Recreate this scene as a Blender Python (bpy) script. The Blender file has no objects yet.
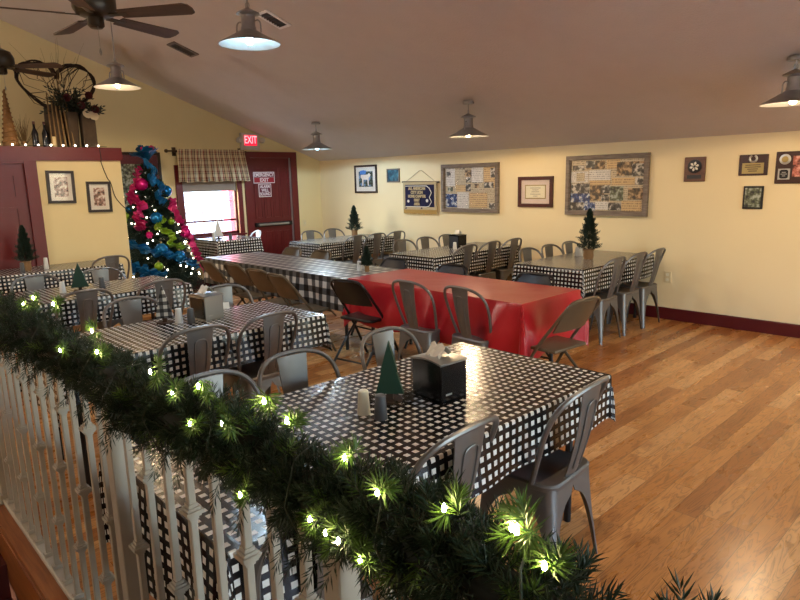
import bpy, bmesh, math, random
from math import sin, cos, pi, radians, sqrt, atan2
from mathutils import Vector, Matrix
random.seed(7)
scn = bpy.context.scene
COL = scn.collection
D = 7.087      # picture wall
XL = -9.5      # wall with the exit door
HW = 2.03      # height of the picture wall
SL = 0.355     # slope of the ceiling
RIDGE = 1.6
XR = 3.2
YB = 2 * RIDGE - D
def ceil_z(y): return HW + SL * (D - y) if y >= RIDGE else HW + SL * (y - YB)

# ------------------------------------------------------------------ materials
def new_mat(name):
    m = bpy.data.materials.new(name); m.use_nodes = True
    nt = m.node_tree; b = nt.nodes['Principled BSDF']
    return m, nt, b
def srgb(r, g, b):
    f = lambda c: (c / 255 / 12.92) if c / 255 <= 0.04045 else ((c / 255 + 0.055) / 1.055) ** 2.4
    return (f(r), f(g), f(b), 1)
def pmat(name, col, rough=0.5, metal=0.0, noise=0.08, nscale=8.0, bump=0.0, bscale=60.0, spec=0.5, coat=0.0, emit=None, estr=0.0, sheen=0.0):
    m, nt, b = new_mat(name); L = nt.links
    tc = nt.nodes.new('ShaderNodeTexCoord')
    n = nt.nodes.new('ShaderNodeTexNoise'); n.inputs['Scale'].default_value = nscale; n.inputs['Detail'].default_value = 4
    L.new(tc.outputs['Object'], n.inputs['Vector'])
    mr = nt.nodes.new('ShaderNodeMapRange'); mr.inputs[3].default_value = 1 - noise; mr.inputs[4].default_value = 1 + noise
    L.new(n.outputs['Fac'], mr.inputs[0])
    mx = nt.nodes.new('ShaderNodeVectorMath'); mx.operation = 'SCALE'; mx.inputs[0].default_value = col[:3]
    L.new(mr.outputs[0], mx.inputs['Scale']); L.new(mx.outputs[0], b.inputs['Base Color'])
    b.inputs['Roughness'].default_value = rough; b.inputs['Metallic'].default_value = metal
    b.inputs['Specular IOR Level'].default_value = spec; b.inputs['Coat Weight'].default_value = coat
    b.inputs['Coat Roughness'].default_value = 0.15
    if emit:
        b.inputs['Emission Color'].default_value = (*emit[:3], 1); b.inputs['Emission Strength'].default_value = estr
    if bump:
        n2 = nt.nodes.new('ShaderNodeTexNoise'); n2.inputs['Scale'].default_value = bscale; n2.inputs['Detail'].default_value = 3
        L.new(tc.outputs['Object'], n2.inputs['Vector'])
        bp = nt.nodes.new('ShaderNodeBump'); bp.inputs['Strength'].default_value = bump; bp.inputs['Distance'].default_value = 0.01
        L.new(n2.outputs['Fac'], bp.inputs['Height']); L.new(bp.outputs[0], b.inputs['Normal'])
    return m
def math_node(nt, op, a, b=None, c=None):
    n = nt.nodes.new('ShaderNodeMath'); n.operation = op
    for i, v in enumerate((a, b, c)):
        if v is None: continue
        if hasattr(v, 'is_linked') or hasattr(v, 'links'): nt.links.new(v, n.inputs[i])
        else: n.inputs[i].default_value = v
    return n.outputs[0]
def ramp(nt, fac, stops):
    r = nt.nodes.new('ShaderNodeValToRGB'); e = r.color_ramp.elements
    e[0].position, e[0].color = stops[0]; e[1].position, e[1].color = stops[-1]
    for p, c in stops[1:-1]:
        x = e.new(p); x.color = c
    nt.links.new(fac, r.inputs[0]); return r.outputs[0]
def mix_rgb(nt, fac, a, b, mode='MIX'):
    n = nt.nodes.new('ShaderNodeMix'); n.data_type = 'RGBA'; n.blend_type = mode
    for sock, v in ((n.inputs[0], fac), (n.inputs[6], a), (n.inputs[7], b)):
        if hasattr(v, 'links'): nt.links.new(v, sock)
        else: sock.default_value = v
    return n.outputs[2]

def floor_mat(name='oak planks', w=0.115, ln=1.6):
    m, nt, b = new_mat(name); L = nt.links
    tc = nt.nodes.new('ShaderNodeTexCoord'); sp = nt.nodes.new('ShaderNodeSeparateXYZ'); L.new(tc.outputs['Object'], sp.inputs[0])
    xr = math_node(nt, 'DIVIDE', sp.outputs[0], w); ix = math_node(nt, 'FLOOR', xr); fx = math_node(nt, 'FRACT', xr)
    wn = nt.nodes.new('ShaderNodeTexWhiteNoise'); wn.noise_dimensions = '1D'; L.new(ix, wn.inputs['W'])
    yo = math_node(nt, 'MULTIPLY', wn.outputs['Value'], 7.3)
    yr = math_node(nt, 'DIVIDE', math_node(nt, 'ADD', sp.outputs[1], yo), ln); iy = math_node(nt, 'FLOOR', yr); fy = math_node(nt, 'FRACT', yr)
    cb = nt.nodes.new('ShaderNodeCombineXYZ'); L.new(ix, cb.inputs[0]); L.new(iy, cb.inputs[1])
    wn2 = nt.nodes.new('ShaderNodeTexWhiteNoise'); wn2.noise_dimensions = '2D'; L.new(cb.outputs[0], wn2.inputs['Vector'])
    base = ramp(nt, wn2.outputs['Value'], [(0, srgb(160, 100, 52)), (.3, srgb(180, 120, 64)), (.65, srgb(198, 138, 78)), (1, srgb(218, 168, 112))])
    # grain, offset for every board
    gv = nt.nodes.new('ShaderNodeCombineXYZ')
    L.new(math_node(nt, 'ADD', math_node(nt, 'MULTIPLY', sp.outputs[0], 15.0), math_node(nt, 'MULTIPLY', wn2.outputs['Value'], 91.0)), gv.inputs[0])
    L.new(math_node(nt, 'MULTIPLY', sp.outputs[1], 1.7), gv.inputs[1])
    n = nt.nodes.new('ShaderNodeTexNoise'); n.inputs['Scale'].default_value = 1.0; n.inputs['Detail'].default_value = 4; n.inputs['Distortion'].default_value = 1.6
    L.new(gv.outputs[0], n.inputs['Vector'])
    rings = math_node(nt, 'FRACT', math_node(nt, 'MULTIPLY', n.outputs['Fac'], 7.0))
    gr = ramp(nt, rings, [(0, (.5, .42, .34, 1)), (.2, (.95, .93, .9, 1)), (.75, (1.08, 1.08, 1.06, 1)), (1, (.62, .54, .46, 1))])
    c1 = mix_rgb(nt, 0.9, base, gr, 'MULTIPLY')
    # darker knots and mineral streaks
    kv = nt.nodes.new('ShaderNodeCombineXYZ'); L.new(math_node(nt, 'MULTIPLY', sp.outputs[0], 7.0), kv.inputs[0]); L.new(math_node(nt, 'MULTIPLY', sp.outputs[1], 2.2), kv.inputs[1])
    L.new(math_node(nt, 'MULTIPLY', wn2.outputs['Value'], 40.0), kv.inputs[2])
    n3 = nt.nodes.new('ShaderNodeTexNoise'); n3.inputs['Scale'].default_value = 1.3; n3.inputs['Detail'].default_value = 5; L.new(kv.outputs[0], n3.inputs['Vector'])
    kn = ramp(nt, n3.outputs['Fac'], [(.6, (1, 1, 1, 1)), (.7, (.66, .55, .46, 1)), (.78, (.38, .28, .22, 1))])
    c2 = mix_rgb(nt, 0.8, c1, kn, 'MULTIPLY')
    ex = math_node(nt, 'MULTIPLY', math_node(nt, 'LESS_THAN', fx, 0.985), math_node(nt, 'GREATER_THAN', fx, 0.015))
    ey = math_node(nt, 'GREATER_THAN', fy, 0.0018)
    edge = math_node(nt, 'MULTIPLY', ex, ey)
    c3 = mix_rgb(nt, edge, mix_rgb(nt, 0.55, c2, (.05, .025, .012, 1)), c2)
    L.new(c3, b.inputs['Base Color'])
    L.new(math_node(nt, 'ADD', math_node(nt, 'MULTIPLY', n3.outputs['Fac'], .18), .2), b.inputs['Roughness'])
    b.inputs['Coat Weight'].default_value = .25; b.inputs['Coat Roughness'].default_value = .2
    bp = nt.nodes.new('ShaderNodeBump'); bp.inputs['Strength'].default_value = .25; bp.inputs['Distance'].default_value = .003
    L.new(math_node(nt, 'ADD', math_node(nt, 'MULTIPLY', n.outputs['Fac'], .5), edge), bp.inputs['Height']); L.new(bp.outputs[0], b.inputs['Normal'])
    return m

def gingham(name, pitch, frac=.5, three=False, rough=.26, wrinkle=.35, wscale=9):
    """vinyl check cloth, UV in metres"""
    m, nt, b = new_mat(name); L = nt.links
    uv = nt.nodes.new('ShaderNodeUVMap'); sp = nt.nodes.new('ShaderNodeSeparateXYZ'); L.new(uv.outputs[0], sp.inputs[0])
    A = math_node(nt, 'LESS_THAN', math_node(nt, 'FRACT', math_node(nt, 'DIVIDE', sp.outputs[0], pitch)), frac)
    B = math_node(nt, 'LESS_THAN', math_node(nt, 'FRACT', math_node(nt, 'DIVIDE', sp.outputs[1], pitch)), frac)
    if three:
        s = math_node(nt, 'DIVIDE', math_node(nt, 'ADD', A, B), 2.0)
        col = ramp(nt, s, [(0, (.008, .008, .009, 1)), (.5, (.1, .1, .105, 1)), (1, (.62, .61, .58, 1))])
    else:
        s = math_node(nt, 'MULTIPLY', A, B)
        col = mix_rgb(nt, s, (.006, .006, .007, 1), (.70, .69, .67, 1))
    L.new(col, b.inputs['Base Color']); b.inputs['Roughness'].default_value = rough
    tc = nt.nodes.new('ShaderNodeTexCoord')
    n = nt.nodes.new('ShaderNodeTexNoise'); n.inputs['Scale'].default_value = wscale; n.inputs['Detail'].default_value = 5; n.inputs['Distortion'].default_value = .8
    L.new(tc.outputs['Object'], n.inputs['Vector'])
    bp = nt.nodes.new('ShaderNodeBump'); bp.inputs['Strength'].default_value = wrinkle; bp.inputs['Distance'].default_value = .012
    L.new(n.outputs['Fac'], bp.inputs['Height']); L.new(bp.outputs[0], b.inputs['Normal'])
    return m

def plaid_fabric(name):
    m, nt, b = new_mat(name); L = nt.links
    uv = nt.nodes.new('ShaderNodeUVMap'); sp = nt.nodes.new('ShaderNodeSeparateXYZ'); L.new(uv.outputs[0], sp.inputs[0])
    def bands(s, p):
        f = math_node(nt, 'FRACT', math_node(nt, 'DIVIDE', s, p))
        return ramp(nt, f, [(0, srgb(205, 190, 160)), (.3, srgb(200, 185, 155)), (.33, srgb(110, 30, 35)), (.55, srgb(120, 34, 38)), (.58, srgb(205, 190, 160)), (.72, srgb(60, 58, 48)), (.82, srgb(60, 58, 48)), (.85, srgb(205, 190, 160))])
    c = mix_rgb(nt, .3, bands(sp.outputs[0], .1), bands(sp.outputs[1], .1))
    L.new(c, b.inputs['Base Color']); b.inputs['Roughness'].default_value = .9
    return m

def print_mat(name, paper, ink, rows=90., density=.5, blot=None, dark=(.03, .03, .035, 1)):
    """printed matter: lines of type, optionally a picture-like mottling"""
    m, nt, b = new_mat(name); L = nt.links
    tc = nt.nodes.new('ShaderNodeTexCoord'); sp = nt.nodes.new('ShaderNodeSeparateXYZ'); L.new(tc.outputs['Object'], sp.inputs[0])
    n = nt.nodes.new('ShaderNodeTexNoise'); n.inputs['Scale'].default_value = 1.; n.inputs['Detail'].default_value = 2
    if blot:
        n.inputs['Scale'].default_value = blot; n.inputs['Detail'].default_value = 5
        L.new(tc.outputs['Object'], n.inputs['Vector'])
        c = ramp(nt, n.outputs['Fac'], [(.36, dark), (.5, ink), (.62, paper)])
    else:
        cv = nt.nodes.new('ShaderNodeCombineXYZ')
        row = math_node(nt, 'FLOOR', math_node(nt, 'MULTIPLY', sp.outputs[2], rows))
        L.new(math_node(nt, 'MULTIPLY', sp.outputs[0], 160.), cv.inputs[0]); L.new(math_node(nt, 'MULTIPLY', row, 3.7), cv.inputs[1])
        L.new(cv.outputs[0], n.inputs['Vector'])
        ln = math_node(nt, 'LESS_THAN', math_node(nt, 'FRACT', math_node(nt, 'MULTIPLY', sp.outputs[2], rows)), .5)
        f = math_node(nt, 'MULTIPLY', ln, math_node(nt, 'GREATER_THAN', n.outputs['Fac'], 1 - density))
        c = mix_rgb(nt, math_node(nt, 'MULTIPLY', f, .7), paper, ink)
    L.new(c, b.inputs['Base Color']); b.inputs['Roughness'].default_value = .6
    return m

def wood_mat(name, c0, c1, scale=(3, 30, 30), rough=.5):
    m, nt, b = new_mat(name); L = nt.links
    tc = nt.nodes.new('ShaderNodeTexCoord'); mp = nt.nodes.new('ShaderNodeMapping'); mp.inputs['Scale'].default_value = scale
    L.new(tc.outputs['Object'], mp.inputs[0])
    n = nt.nodes.new('ShaderNodeTexNoise'); n.inputs['Scale'].default_value = 1.5; n.inputs['Detail'].default_value = 5; n.inputs['Distortion'].default_value = .7
    L.new(mp.outputs[0], n.inputs['Vector'])
    L.new(ramp(nt, n.outputs['Fac'], [(.3, c0), (.7, c1)]), b.inputs['Base Color']); b.inputs['Roughness'].default_value = rough
    return m

def glass_mat(name, tint=(1, 1, 1, 1), refl=.03):
    m = bpy.data.materials.new(name); m.use_nodes = True; nt = m.node_tree; nt.nodes.clear()
    o = nt.nodes.new('ShaderNodeOutputMaterial'); t = nt.nodes.new('ShaderNodeBsdfTransparent'); t.inputs[0].default_value = tint
    g = nt.nodes.new('ShaderNodeBsdfGlossy'); g.inputs['Roughness'].default_value = .03
    mx = nt.nodes.new('ShaderNodeMixShader'); lw = nt.nodes.new('ShaderNodeLayerWeight'); lw.inputs[0].default_value = .5
    fac = math_node(nt, 'ADD', math_node(nt, 'MULTIPLY', math_node(nt, 'POWER', lw.outputs['Facing'], 5.0), .7), refl)
    nt.links.new(fac, mx.inputs[0]); nt.links.new(t.outputs[0], mx.inputs[1]); nt.links.new(g.outputs[0], mx.inputs[2]); nt.links.new(mx.outputs[0], o.inputs[0])
    return m
def emit_mat(name, col, s):
    m = pmat(name, (.8, .8, .8, 1), .4, emit=col, estr=s); return m

M = {}
M['wall'] = pmat('cream wall paint', srgb(234, 218, 178), .75, noise=.03, nscale=2, bump=.08, bscale=120)
M['wall_y'] = pmat('yellow wall paint', srgb(226, 209, 160), .75, noise=.03, nscale=2, bump=.08, bscale=120)
M['ceil'] = pmat('textured ceiling paint', srgb(212, 205, 203), .9, noise=.05, nscale=5, bump=.5, bscale=70)
M['floor'] = floor_mat()
M['red'] = pmat('dark red gloss paint', srgb(98, 20, 24), .38, noise=.08, bump=.05, bscale=30)
M['base'] = pmat('maroon baseboard paint', srgb(82, 18, 24), .4, noise=.08)
M['nosing'] = wood_mat('oak nosing', srgb(112, 62, 28), srgb(160, 98, 50), (2, 30, 30), .4)
M['white_paint'] = pmat('shade-toned white rail paint', srgb(166, 161, 150), .38, noise=.05, nscale=20)  # white rail, with its shade put into a greyer base colour
M['gun'] = pmat('gunmetal steel', srgb(122, 121, 121), .42, .7, noise=.1, nscale=14)
M['gun_dark'] = pmat('rubber black', srgb(22, 22, 22), .6)
M['pale'] = pmat('white enamel steel', srgb(225, 230, 232), .35, .1)
M['brown_metal'] = pmat('bronze brown enamel', srgb(96, 84, 68), .4, .25, noise=.06)
M['blk'] = pmat('black enamel', srgb(24, 24, 26), .35, .2)
M['navy'] = pmat('dark navy vinyl', srgb(30, 34, 46), .45, bump=.1, bscale=80)
M['blk_plastic'] = pmat('glossy black plastic', srgb(12, 13, 15), .22)
M['steel'] = pmat('brushed steel', srgb(170, 172, 172), .32, .9)
M['chrome'] = pmat('polished steel', srgb(190, 190, 190), .18, 1)
M['check'] = gingham('black and white check vinyl', .041, .5, False, .22, .28)
M['buffalo'] = gingham('buffalo check cloth', .13, .5, True, .3, .3, 7)
M['plaid_tree'] = gingham('buffalo plaid paint', .05, .5, True, .6, 0)
M['redcloth'] = pmat('red plastic table cover', srgb(172, 28, 38), .3, noise=.06, nscale=3, bump=.7, bscale=3.2)
M['board'] = pmat('folding table laminate', srgb(120, 105, 90), .5)
M['valance'] = plaid_fabric('red and tan plaid')
M['dark_wood'] = wood_mat('dark picture moulding', srgb(28, 18, 14), srgb(48, 30, 24), (6, 6, 6), .35)
M['maroon_wood'] = wood_mat('mahogany moulding', srgb(58, 24, 20), srgb(84, 38, 30), (6, 6, 6), .35)
M['barn'] = wood_mat('weathered barn wood', srgb(96, 84, 76), srgb(136, 124, 114), (4, 4, 40), .75)
M['walnut'] = wood_mat('walnut plaque', srgb(84, 50, 30), srgb(112, 70, 44), (4, 4, 30), .4)
M['plaque_dark'] = wood_mat('dark plaque', srgb(48, 26, 22), srgb(66, 36, 30), (4, 4, 30), .35)
M['gold'] = pmat('brass plate', srgb(170, 150, 96), .35, .7)
M['silver'] = pmat('silver plate', srgb(190, 190, 186), .3, .7)
M['mat_white'] = pmat('white mat board', srgb(226, 222, 212), .8)
M['mat_pink'] = pmat('rose mat board', srgb(222, 205, 196), .8)
M['paper'] = pmat('cream certificate', srgb(232, 226, 200), .7)
M['news'] = print_mat('newsprint', srgb(196, 182, 156), srgb(70, 62, 56), 42)
M['news2'] = print_mat('aged newsprint', srgb(206, 178, 134), srgb(110, 80, 60), 36)
M['sheet'] = print_mat('white printed sheet', srgb(216, 214, 212), srgb(90, 92, 100), 40)
M['photo'] = print_mat('monochrome photo', srgb(205, 200, 192), srgb(90, 88, 86), blot=22)
M['photo_w'] = print_mat('brown photo', srgb(190, 160, 124), srgb(100, 82, 62), blot=20)
M['photo_b'] = print_mat('blue photo', srgb(205, 210, 214), srgb(50, 80, 140), blot=24, dark=srgb(22, 34, 80))
M['photo_g'] = print_mat('green photo', srgb(170, 178, 170), srgb(104, 112, 88), blot=24)
M['photo_p'] = print_mat('portrait photo', srgb(226, 180, 168), srgb(190, 110, 96), blot=20, dark=srgb(80, 40, 36))
M['house'] = print_mat('building sketch', srgb(226, 220, 212), srgb(170, 130, 116), blot=26, dark=srgb(60, 56, 54))
M['goat_bg'] = print_mat('pasture painting', srgb(120, 150, 190), srgb(52, 74, 54), blot=16, dark=srgb(26, 44, 34))
M['goat'] = pmat('white animal paint', srgb(235, 225, 215), .7)
M['cap_blue'] = pmat('blue paint', srgb(70, 130, 210), .6)
M['teal'] = print_mat('teal print', srgb(60, 120, 140), srgb(34, 84, 104), blot=14, dark=srgb(16, 48, 70))
M['navy_felt'] = pmat('navy felt', srgb(20, 20, 62), .9, noise=.1)
M['tan_felt'] = pmat('tan felt', srgb(186, 168, 132), .9)
M['fringe'] = pmat('gold fringe', srgb(176, 140, 72), .7, noise=.35, nscale=90)
M['white_felt'] = pmat('white piping', srgb(225, 222, 215), .8)
M['sign_red'] = pmat('sign red', srgb(158, 20, 40), .4)
M['sign_purple'] = pmat('sign dark red', srgb(104, 40, 60), .4)
M['sign_white'] = pmat('sign white', srgb(228, 216, 220), .45)
M['exit_box'] = pmat('exit sign housing', srgb(200, 196, 188), .5)
M['exit_glow'] = emit_mat('exit sign red glow', (1.0, .30, .36), .95)
M['exit_dim'] = pmat('exit sign face', srgb(150, 10, 24), .4, emit=(1.0, .012, .05), estr=.85)
M['lamp_lens'] = pmat('emergency lamp lens', srgb(200, 198, 190), .3)
M['plate'] = pmat('ivory wall plate', srgb(220, 205, 165), .45)
M['rod'] = pmat('bronze rod', srgb(84, 66, 48), .4, .6)
M['shade_fab'] = pmat('beige roller shade', srgb(150, 136, 124), .85)
M['glass'] = glass_mat('window glass')
M['pglass'] = glass_mat('picture glass', refl=.02)
M['lampmetal'] = pmat('pewter lamp metal', srgb(160, 158, 158), .34, .7, noise=.15, nscale=20)
M['lampwhite'] = pmat('white enamel reflector', srgb(240, 240, 238), .35)
M['bulb_warm'] = emit_mat('warm bulb', (1.0, .74, .42), 55)
M['bulb_cool'] = emit_mat('cool bulb', (.42, .80, 1.0), 50)
M['fan_motor'] = pmat('antique brass motor', srgb(70, 64, 54), .35, .7)
M['fan_blade'] = wood_mat('fan blade', srgb(70, 54, 44), srgb(94, 74, 60), (3, 20, 20), .55)
M['vent_white'] = pmat('white vent frame', srgb(246, 246, 246), .5)
M['vent_dark'] = pmat('dark vent grille', srgb(60, 54, 50), .6)
M['vent_grey'] = pmat('grey vent frame', srgb(120, 112, 108), .6)
M['needle'] = pmat('pine needles', srgb(22, 46, 27), .55, noise=.45, nscale=30)
M['needle_l'] = pmat('young and bulb-lit pine needles', srgb(74, 106, 38), .5, noise=.4, nscale=30)  # young tips, and the painted glow on needles next to garland bulbs
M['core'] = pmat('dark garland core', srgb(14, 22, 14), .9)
M['fir'] = pmat('fir needles', srgb(24, 44, 32), .6, noise=.45, nscale=20)
M['fairy'] = emit_mat('fairy bulb', (1.0, .80, .40), 90)
M['fairy2'] = emit_mat('tree fairy bulb', (1.0, .86, .66), 14)
M['wire'] = pmat('green wire', srgb(24, 40, 26), .6)
M['bark'] = pmat('bark', srgb(66, 46, 34), .9, noise=.3, nscale=20)
M['burlap'] = pmat('burlap pot wrap', srgb(142, 110, 76), .95, noise=.2, nscale=60)
M['green_paint'] = pmat('green painted wood', srgb(20, 58, 44), .55, noise=.1)
M['moss'] = pmat('brown trimming', srgb(48, 40, 26), .95, noise=.5, nscale=60)
M['salt'] = pmat('ivory plastic', srgb(226, 220, 196), .4)
M['white_pl'] = pmat('white plastic', srgb(220, 222, 222), .4)
M['pepper'] = pmat('grey plastic', srgb(82, 84, 88), .45)
M['napkin'] = pmat('white napkin', srgb(228, 224, 214), .9)
M['brass_knob'] = pmat('satin steel', srgb(160, 158, 152), .3, .9)
M['blue_orn'] = pmat('blue metallic ball', srgb(18, 110, 170), .25, .6)
M['pink_orn'] = pmat('pink metallic ball', srgb(205, 24, 120), .25, .5)
M['green_orn'] = pmat('lime metallic ball', srgb(130, 170, 40), .3, .5)
M['blue_mesh'] = pmat('blue mesh ribbon', srgb(20, 104, 160), .4, .35, noise=.3, nscale=60)
M['pink_mesh'] = pmat('pink mesh ribbon', srgb(190, 30, 104), .4, .3, noise=.3, nscale=60)
M['green_mesh'] = pmat('lime mesh ribbon', srgb(140, 176, 50), .4, .3, noise=.3, nscale=60)
M['twig'] = pmat('dark grapevine', srgb(44, 32, 26), .9, noise=.3, nscale=30)
M['twig_l'] = pmat('pale dry grass', srgb(120, 96, 60), .9, noise=.3, nscale=30)
M['basket'] = pmat('weathered bark vase', srgb(66, 54, 42), .9, noise=.35, nscale=18, bump=.5, bscale=25)
M['amber'] = pmat('amber wrapped twine', srgb(122, 86, 42), .6, noise=.35, nscale=30)
M['flower_r'] = pmat('dried red bloom', srgb(74, 18, 26), .8, noise=.3, nscale=30)
M['flower_w'] = pmat('cream bloom', srgb(214, 200, 170), .8)
M['leaf_d'] = pmat('dark leaf', srgb(28, 40, 30), .6)
M['bottle'] = pmat('dark bottle glass', srgb(16, 18, 26), .12)
M['candle'] = pmat('ivory wax', srgb(214, 196, 150), .6)
M['stair_red'] = pmat('oxblood riser paint', srgb(88, 22, 26), .5, noise=.1)
M['out_ground'] = pmat('sunlit gravel', srgb(205, 205, 200), .9)
M['out_wall'] = pmat('white clapboard', srgb(235, 238, 242), .8)
M['out_pink'] = pmat('pink wall outside', srgb(232, 120, 150), .8)
M['out_rail'] = pmat('grey deck rail', srgb(150, 158, 170), .7)

# ------------------------------------------------------------------ mesh helpers
def obj(name, bm, mat, parent=None, smooth=False, loc=None, rot=None):
    me = bm if isinstance(bm, bpy.types.Mesh) else None
    if me is None:
        me = bpy.data.meshes.new(name)
        bm.normal_update(); bm.to_mesh(me); bm.free()
        if smooth:
            me.polygons.foreach_set('use_smooth', [True] * len(me.polygons))
            me.set_sharp_from_angle(angle=radians(38))
        me.materials.append(M[mat] if isinstance(mat, str) else mat)
    o = bpy.data.objects.new(name, me); COL.objects.link(o)
    if parent: o.parent = parent
    if loc: o.location = loc
    if rot: o.rotation_euler = rot
    return o
def empty(name, loc=(0, 0, 0), rz=0, scale=1):
    o = bpy.data.objects.new(name, None); COL.objects.link(o); o.empty_display_size = .05
    o.location = loc; o.rotation_euler = (0, 0, rz); o.scale = (scale,) * 3
    return o
def tag(o, label, cat, group=None, kind=None):
    o['label'] = label; o['category'] = cat
    if group: o['group'] = group
    if kind: o['kind'] = kind
    return o
def thing(name, label, cat, loc=(0, 0, 0), rz=0, group=None, scale=1):
    return tag(empty(name, loc, rz, scale), label, cat, group)
def struct(name, bm, mat, parent=None, label=None, smooth=False):
    o = obj(name, bm, mat, parent, smooth)
    if not parent: o['kind'] = 'structure'
    if label: o['label'] = label; o['category'] = name.split('_')[0]
    return o
def clone(o, parent=None):
    c = o.copy(); COL.objects.link(c); c.parent = parent
    for ch in list(o.children): clone(ch, c)
    return c
def B(): return bmesh.new()
def box(bm, x0, x1, y0, y1, z0, z1):
    v = [bm.verts.new((x, y, z)) for x in (x0, x1) for y in (y0, y1) for z in (z0, z1)]
    for f in ((0, 1, 3, 2), (4, 6, 7, 5), (0, 4, 5, 1), (2, 3, 7, 6), (0, 2, 6, 4), (1, 5, 7, 3)):
        bm.faces.new([v[i] for i in f])
    return bm
def cbox(bm, c, s):
    return box(bm, c[0] - s[0] / 2, c[0] + s[0] / 2, c[1] - s[1] / 2, c[1] + s[1] / 2, c[2] - s[2] / 2, c[2] + s[2] / 2)
def bevel(bm, w, seg=2):
    bmesh.ops.bevel(bm, geom=list(bm.edges), offset=w, segments=seg, profile=.5, affect='EDGES', clamp_overlap=True)
    return bm
def frame_of(t):
    t = t.normalized(); a = Vector((0, 0, 1)) if abs(t.z) < .95 else Vector((1, 0, 0))
    u = t.cross(a).normalized(); return u, t.cross(u).normalized()
def tube(bm, pts, r, seg=8, cap=True, closed=False):
    pts = [Vector(p) for p in pts]; n = len(pts); rings = []
    rad = r if isinstance(r, (list, tuple)) else [r] * n
    u = None
    for i, p in enumerate(pts):
        if closed: t = pts[(i + 1) % n] - pts[i - 1]
        else: t = pts[min(i + 1, n - 1)] - pts[max(i - 1, 0)]
        t.normalize()
        if u is None: u, w = frame_of(t)
        else:
            u = (u - t * u.dot(t))
            u = u.normalized() if u.length > 1e-6 else frame_of(t)[0]
            w = t.cross(u).normalized()
        rings.append([bm.verts.new(p + (u * cos(2 * pi * k / seg) + w * sin(2 * pi * k / seg)) * rad[i]) for k in range(seg)])
    for i in range(n if closed else n - 1):
        a, b = rings[i], rings[(i + 1) % n]
        for k in range(seg): bm.faces.new((a[k], a[(k + 1) % seg], b[(k + 1) % seg], b[k]))
    if cap and not closed:
        bm.faces.new(rings[0][::-1]); bm.faces.new(rings[-1])
    return bm
def lathe(bm, prof, seg=20, c=(0, 0, 0), cap=True):
    rings = []
    for r, z in prof:
        rings.append([bm.verts.new((c[0] + max(r, 1e-4) * cos(2 * pi * k / seg), c[1] + max(r, 1e-4) * sin(2 * pi * k / seg), c[2] + z)) for k in range(seg)])
    for a, b in zip(rings, rings[1:]):
        for k in range(seg): bm.faces.new((a[k], a[(k + 1) % seg], b[(k + 1) % seg], b[k]))
    if cap:
        bm.faces.new(rings[0][::-1]); bm.faces.new(rings[-1])
    return bm
def prism(bm, poly, axis, a, b):
    """extrude a 2-D polygon along an axis ('x': poly=(y,z); 'y': poly=(x,z); 'z': poly=(x,y))"""
    def P(p, t): return {'x': (t, p[0], p[1]), 'y': (p[0], t, p[1]), 'z': (p[0], p[1], t)}[axis]
    v0 = [bm.verts.new(P(p, a)) for p in poly]; v1 = [bm.verts.new(P(p, b)) for p in poly]
    n = len(poly)
    for i in range(n): bm.faces.new((v0[i], v0[(i + 1) % n], v1[(i + 1) % n], v1[i]))
    bm.faces.new(v0[::-1]); bm.faces.new(v1)
    bmesh.ops.recalc_face_normals(bm, faces=bm.faces[:])
    return bm
def ball(bm, c, r, sub=2):
    bmesh.ops.create_icosphere(bm, subdivisions=sub, radius=r, matrix=Matrix.Translation(c)); return bm
def grid_mesh(bm, pts):
    """pts[i][j] -> quads"""
    vs = [[bm.verts.new(p) for p in row] for row in pts]
    for a, b in zip(vs, vs[1:]):
        for j in range(len(a) - 1): bm.faces.new((a[j], a[j + 1], b[j + 1], b[j]))
    return vs
def solid(bm, t):
    bmesh.ops.recalc_face_normals(bm, faces=bm.faces[:])
    bmesh.ops.solidify(bm, geom=bm.faces[:], thickness=t); return bm
def spline(pts, n=6, closed=False):
    P = [Vector(p) for p in pts]; out = []; N = len(P)
    for i in range(N if closed else N - 1):
        p0 = P[(i - 1) % N] if closed else P[max(i - 1, 0)]; p1 = P[i]; p2 = P[(i + 1) % N]
        p3 = P[(i + 2) % N] if closed else P[min(i + 2, N - 1)]
        for k in range(n):
            t = k / n
            out.append(.5 * ((2 * p1) + (p2 - p0) * t + (2 * p0 - 5 * p1 + 4 * p2 - p3) * t * t + (3 * p1 - p0 - 3 * p2 + p3) * t ** 3))
    if not closed: out.append(P[-1])
    return out
def text_mesh(name, s, size, mat, parent, loc, rot, depth=.0015, align='CENTER', bold=0.0, sx=1.0):
    cu = bpy.data.curves.new(name, 'FONT'); cu.body = s; cu.size = size; cu.align_x = align; cu.align_y = 'CENTER'; cu.extrude = depth; cu.offset = bold
    tmp = bpy.data.objects.new('tmp', cu); COL.objects.link(tmp)
    dg = bpy.context.evaluated_depsgraph_get()
    me = bpy.data.meshes.new_from_object(tmp.evaluated_get(dg)); me.name = name
    bpy.data.objects.remove(tmp); bpy.data.curves.remove(cu)
    me.materials.clear(); me.materials.append(M[mat])
    o = obj(name, me, None, parent, loc=loc, rot=rot); o.scale = (sx, 1, 1)
    return o
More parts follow.
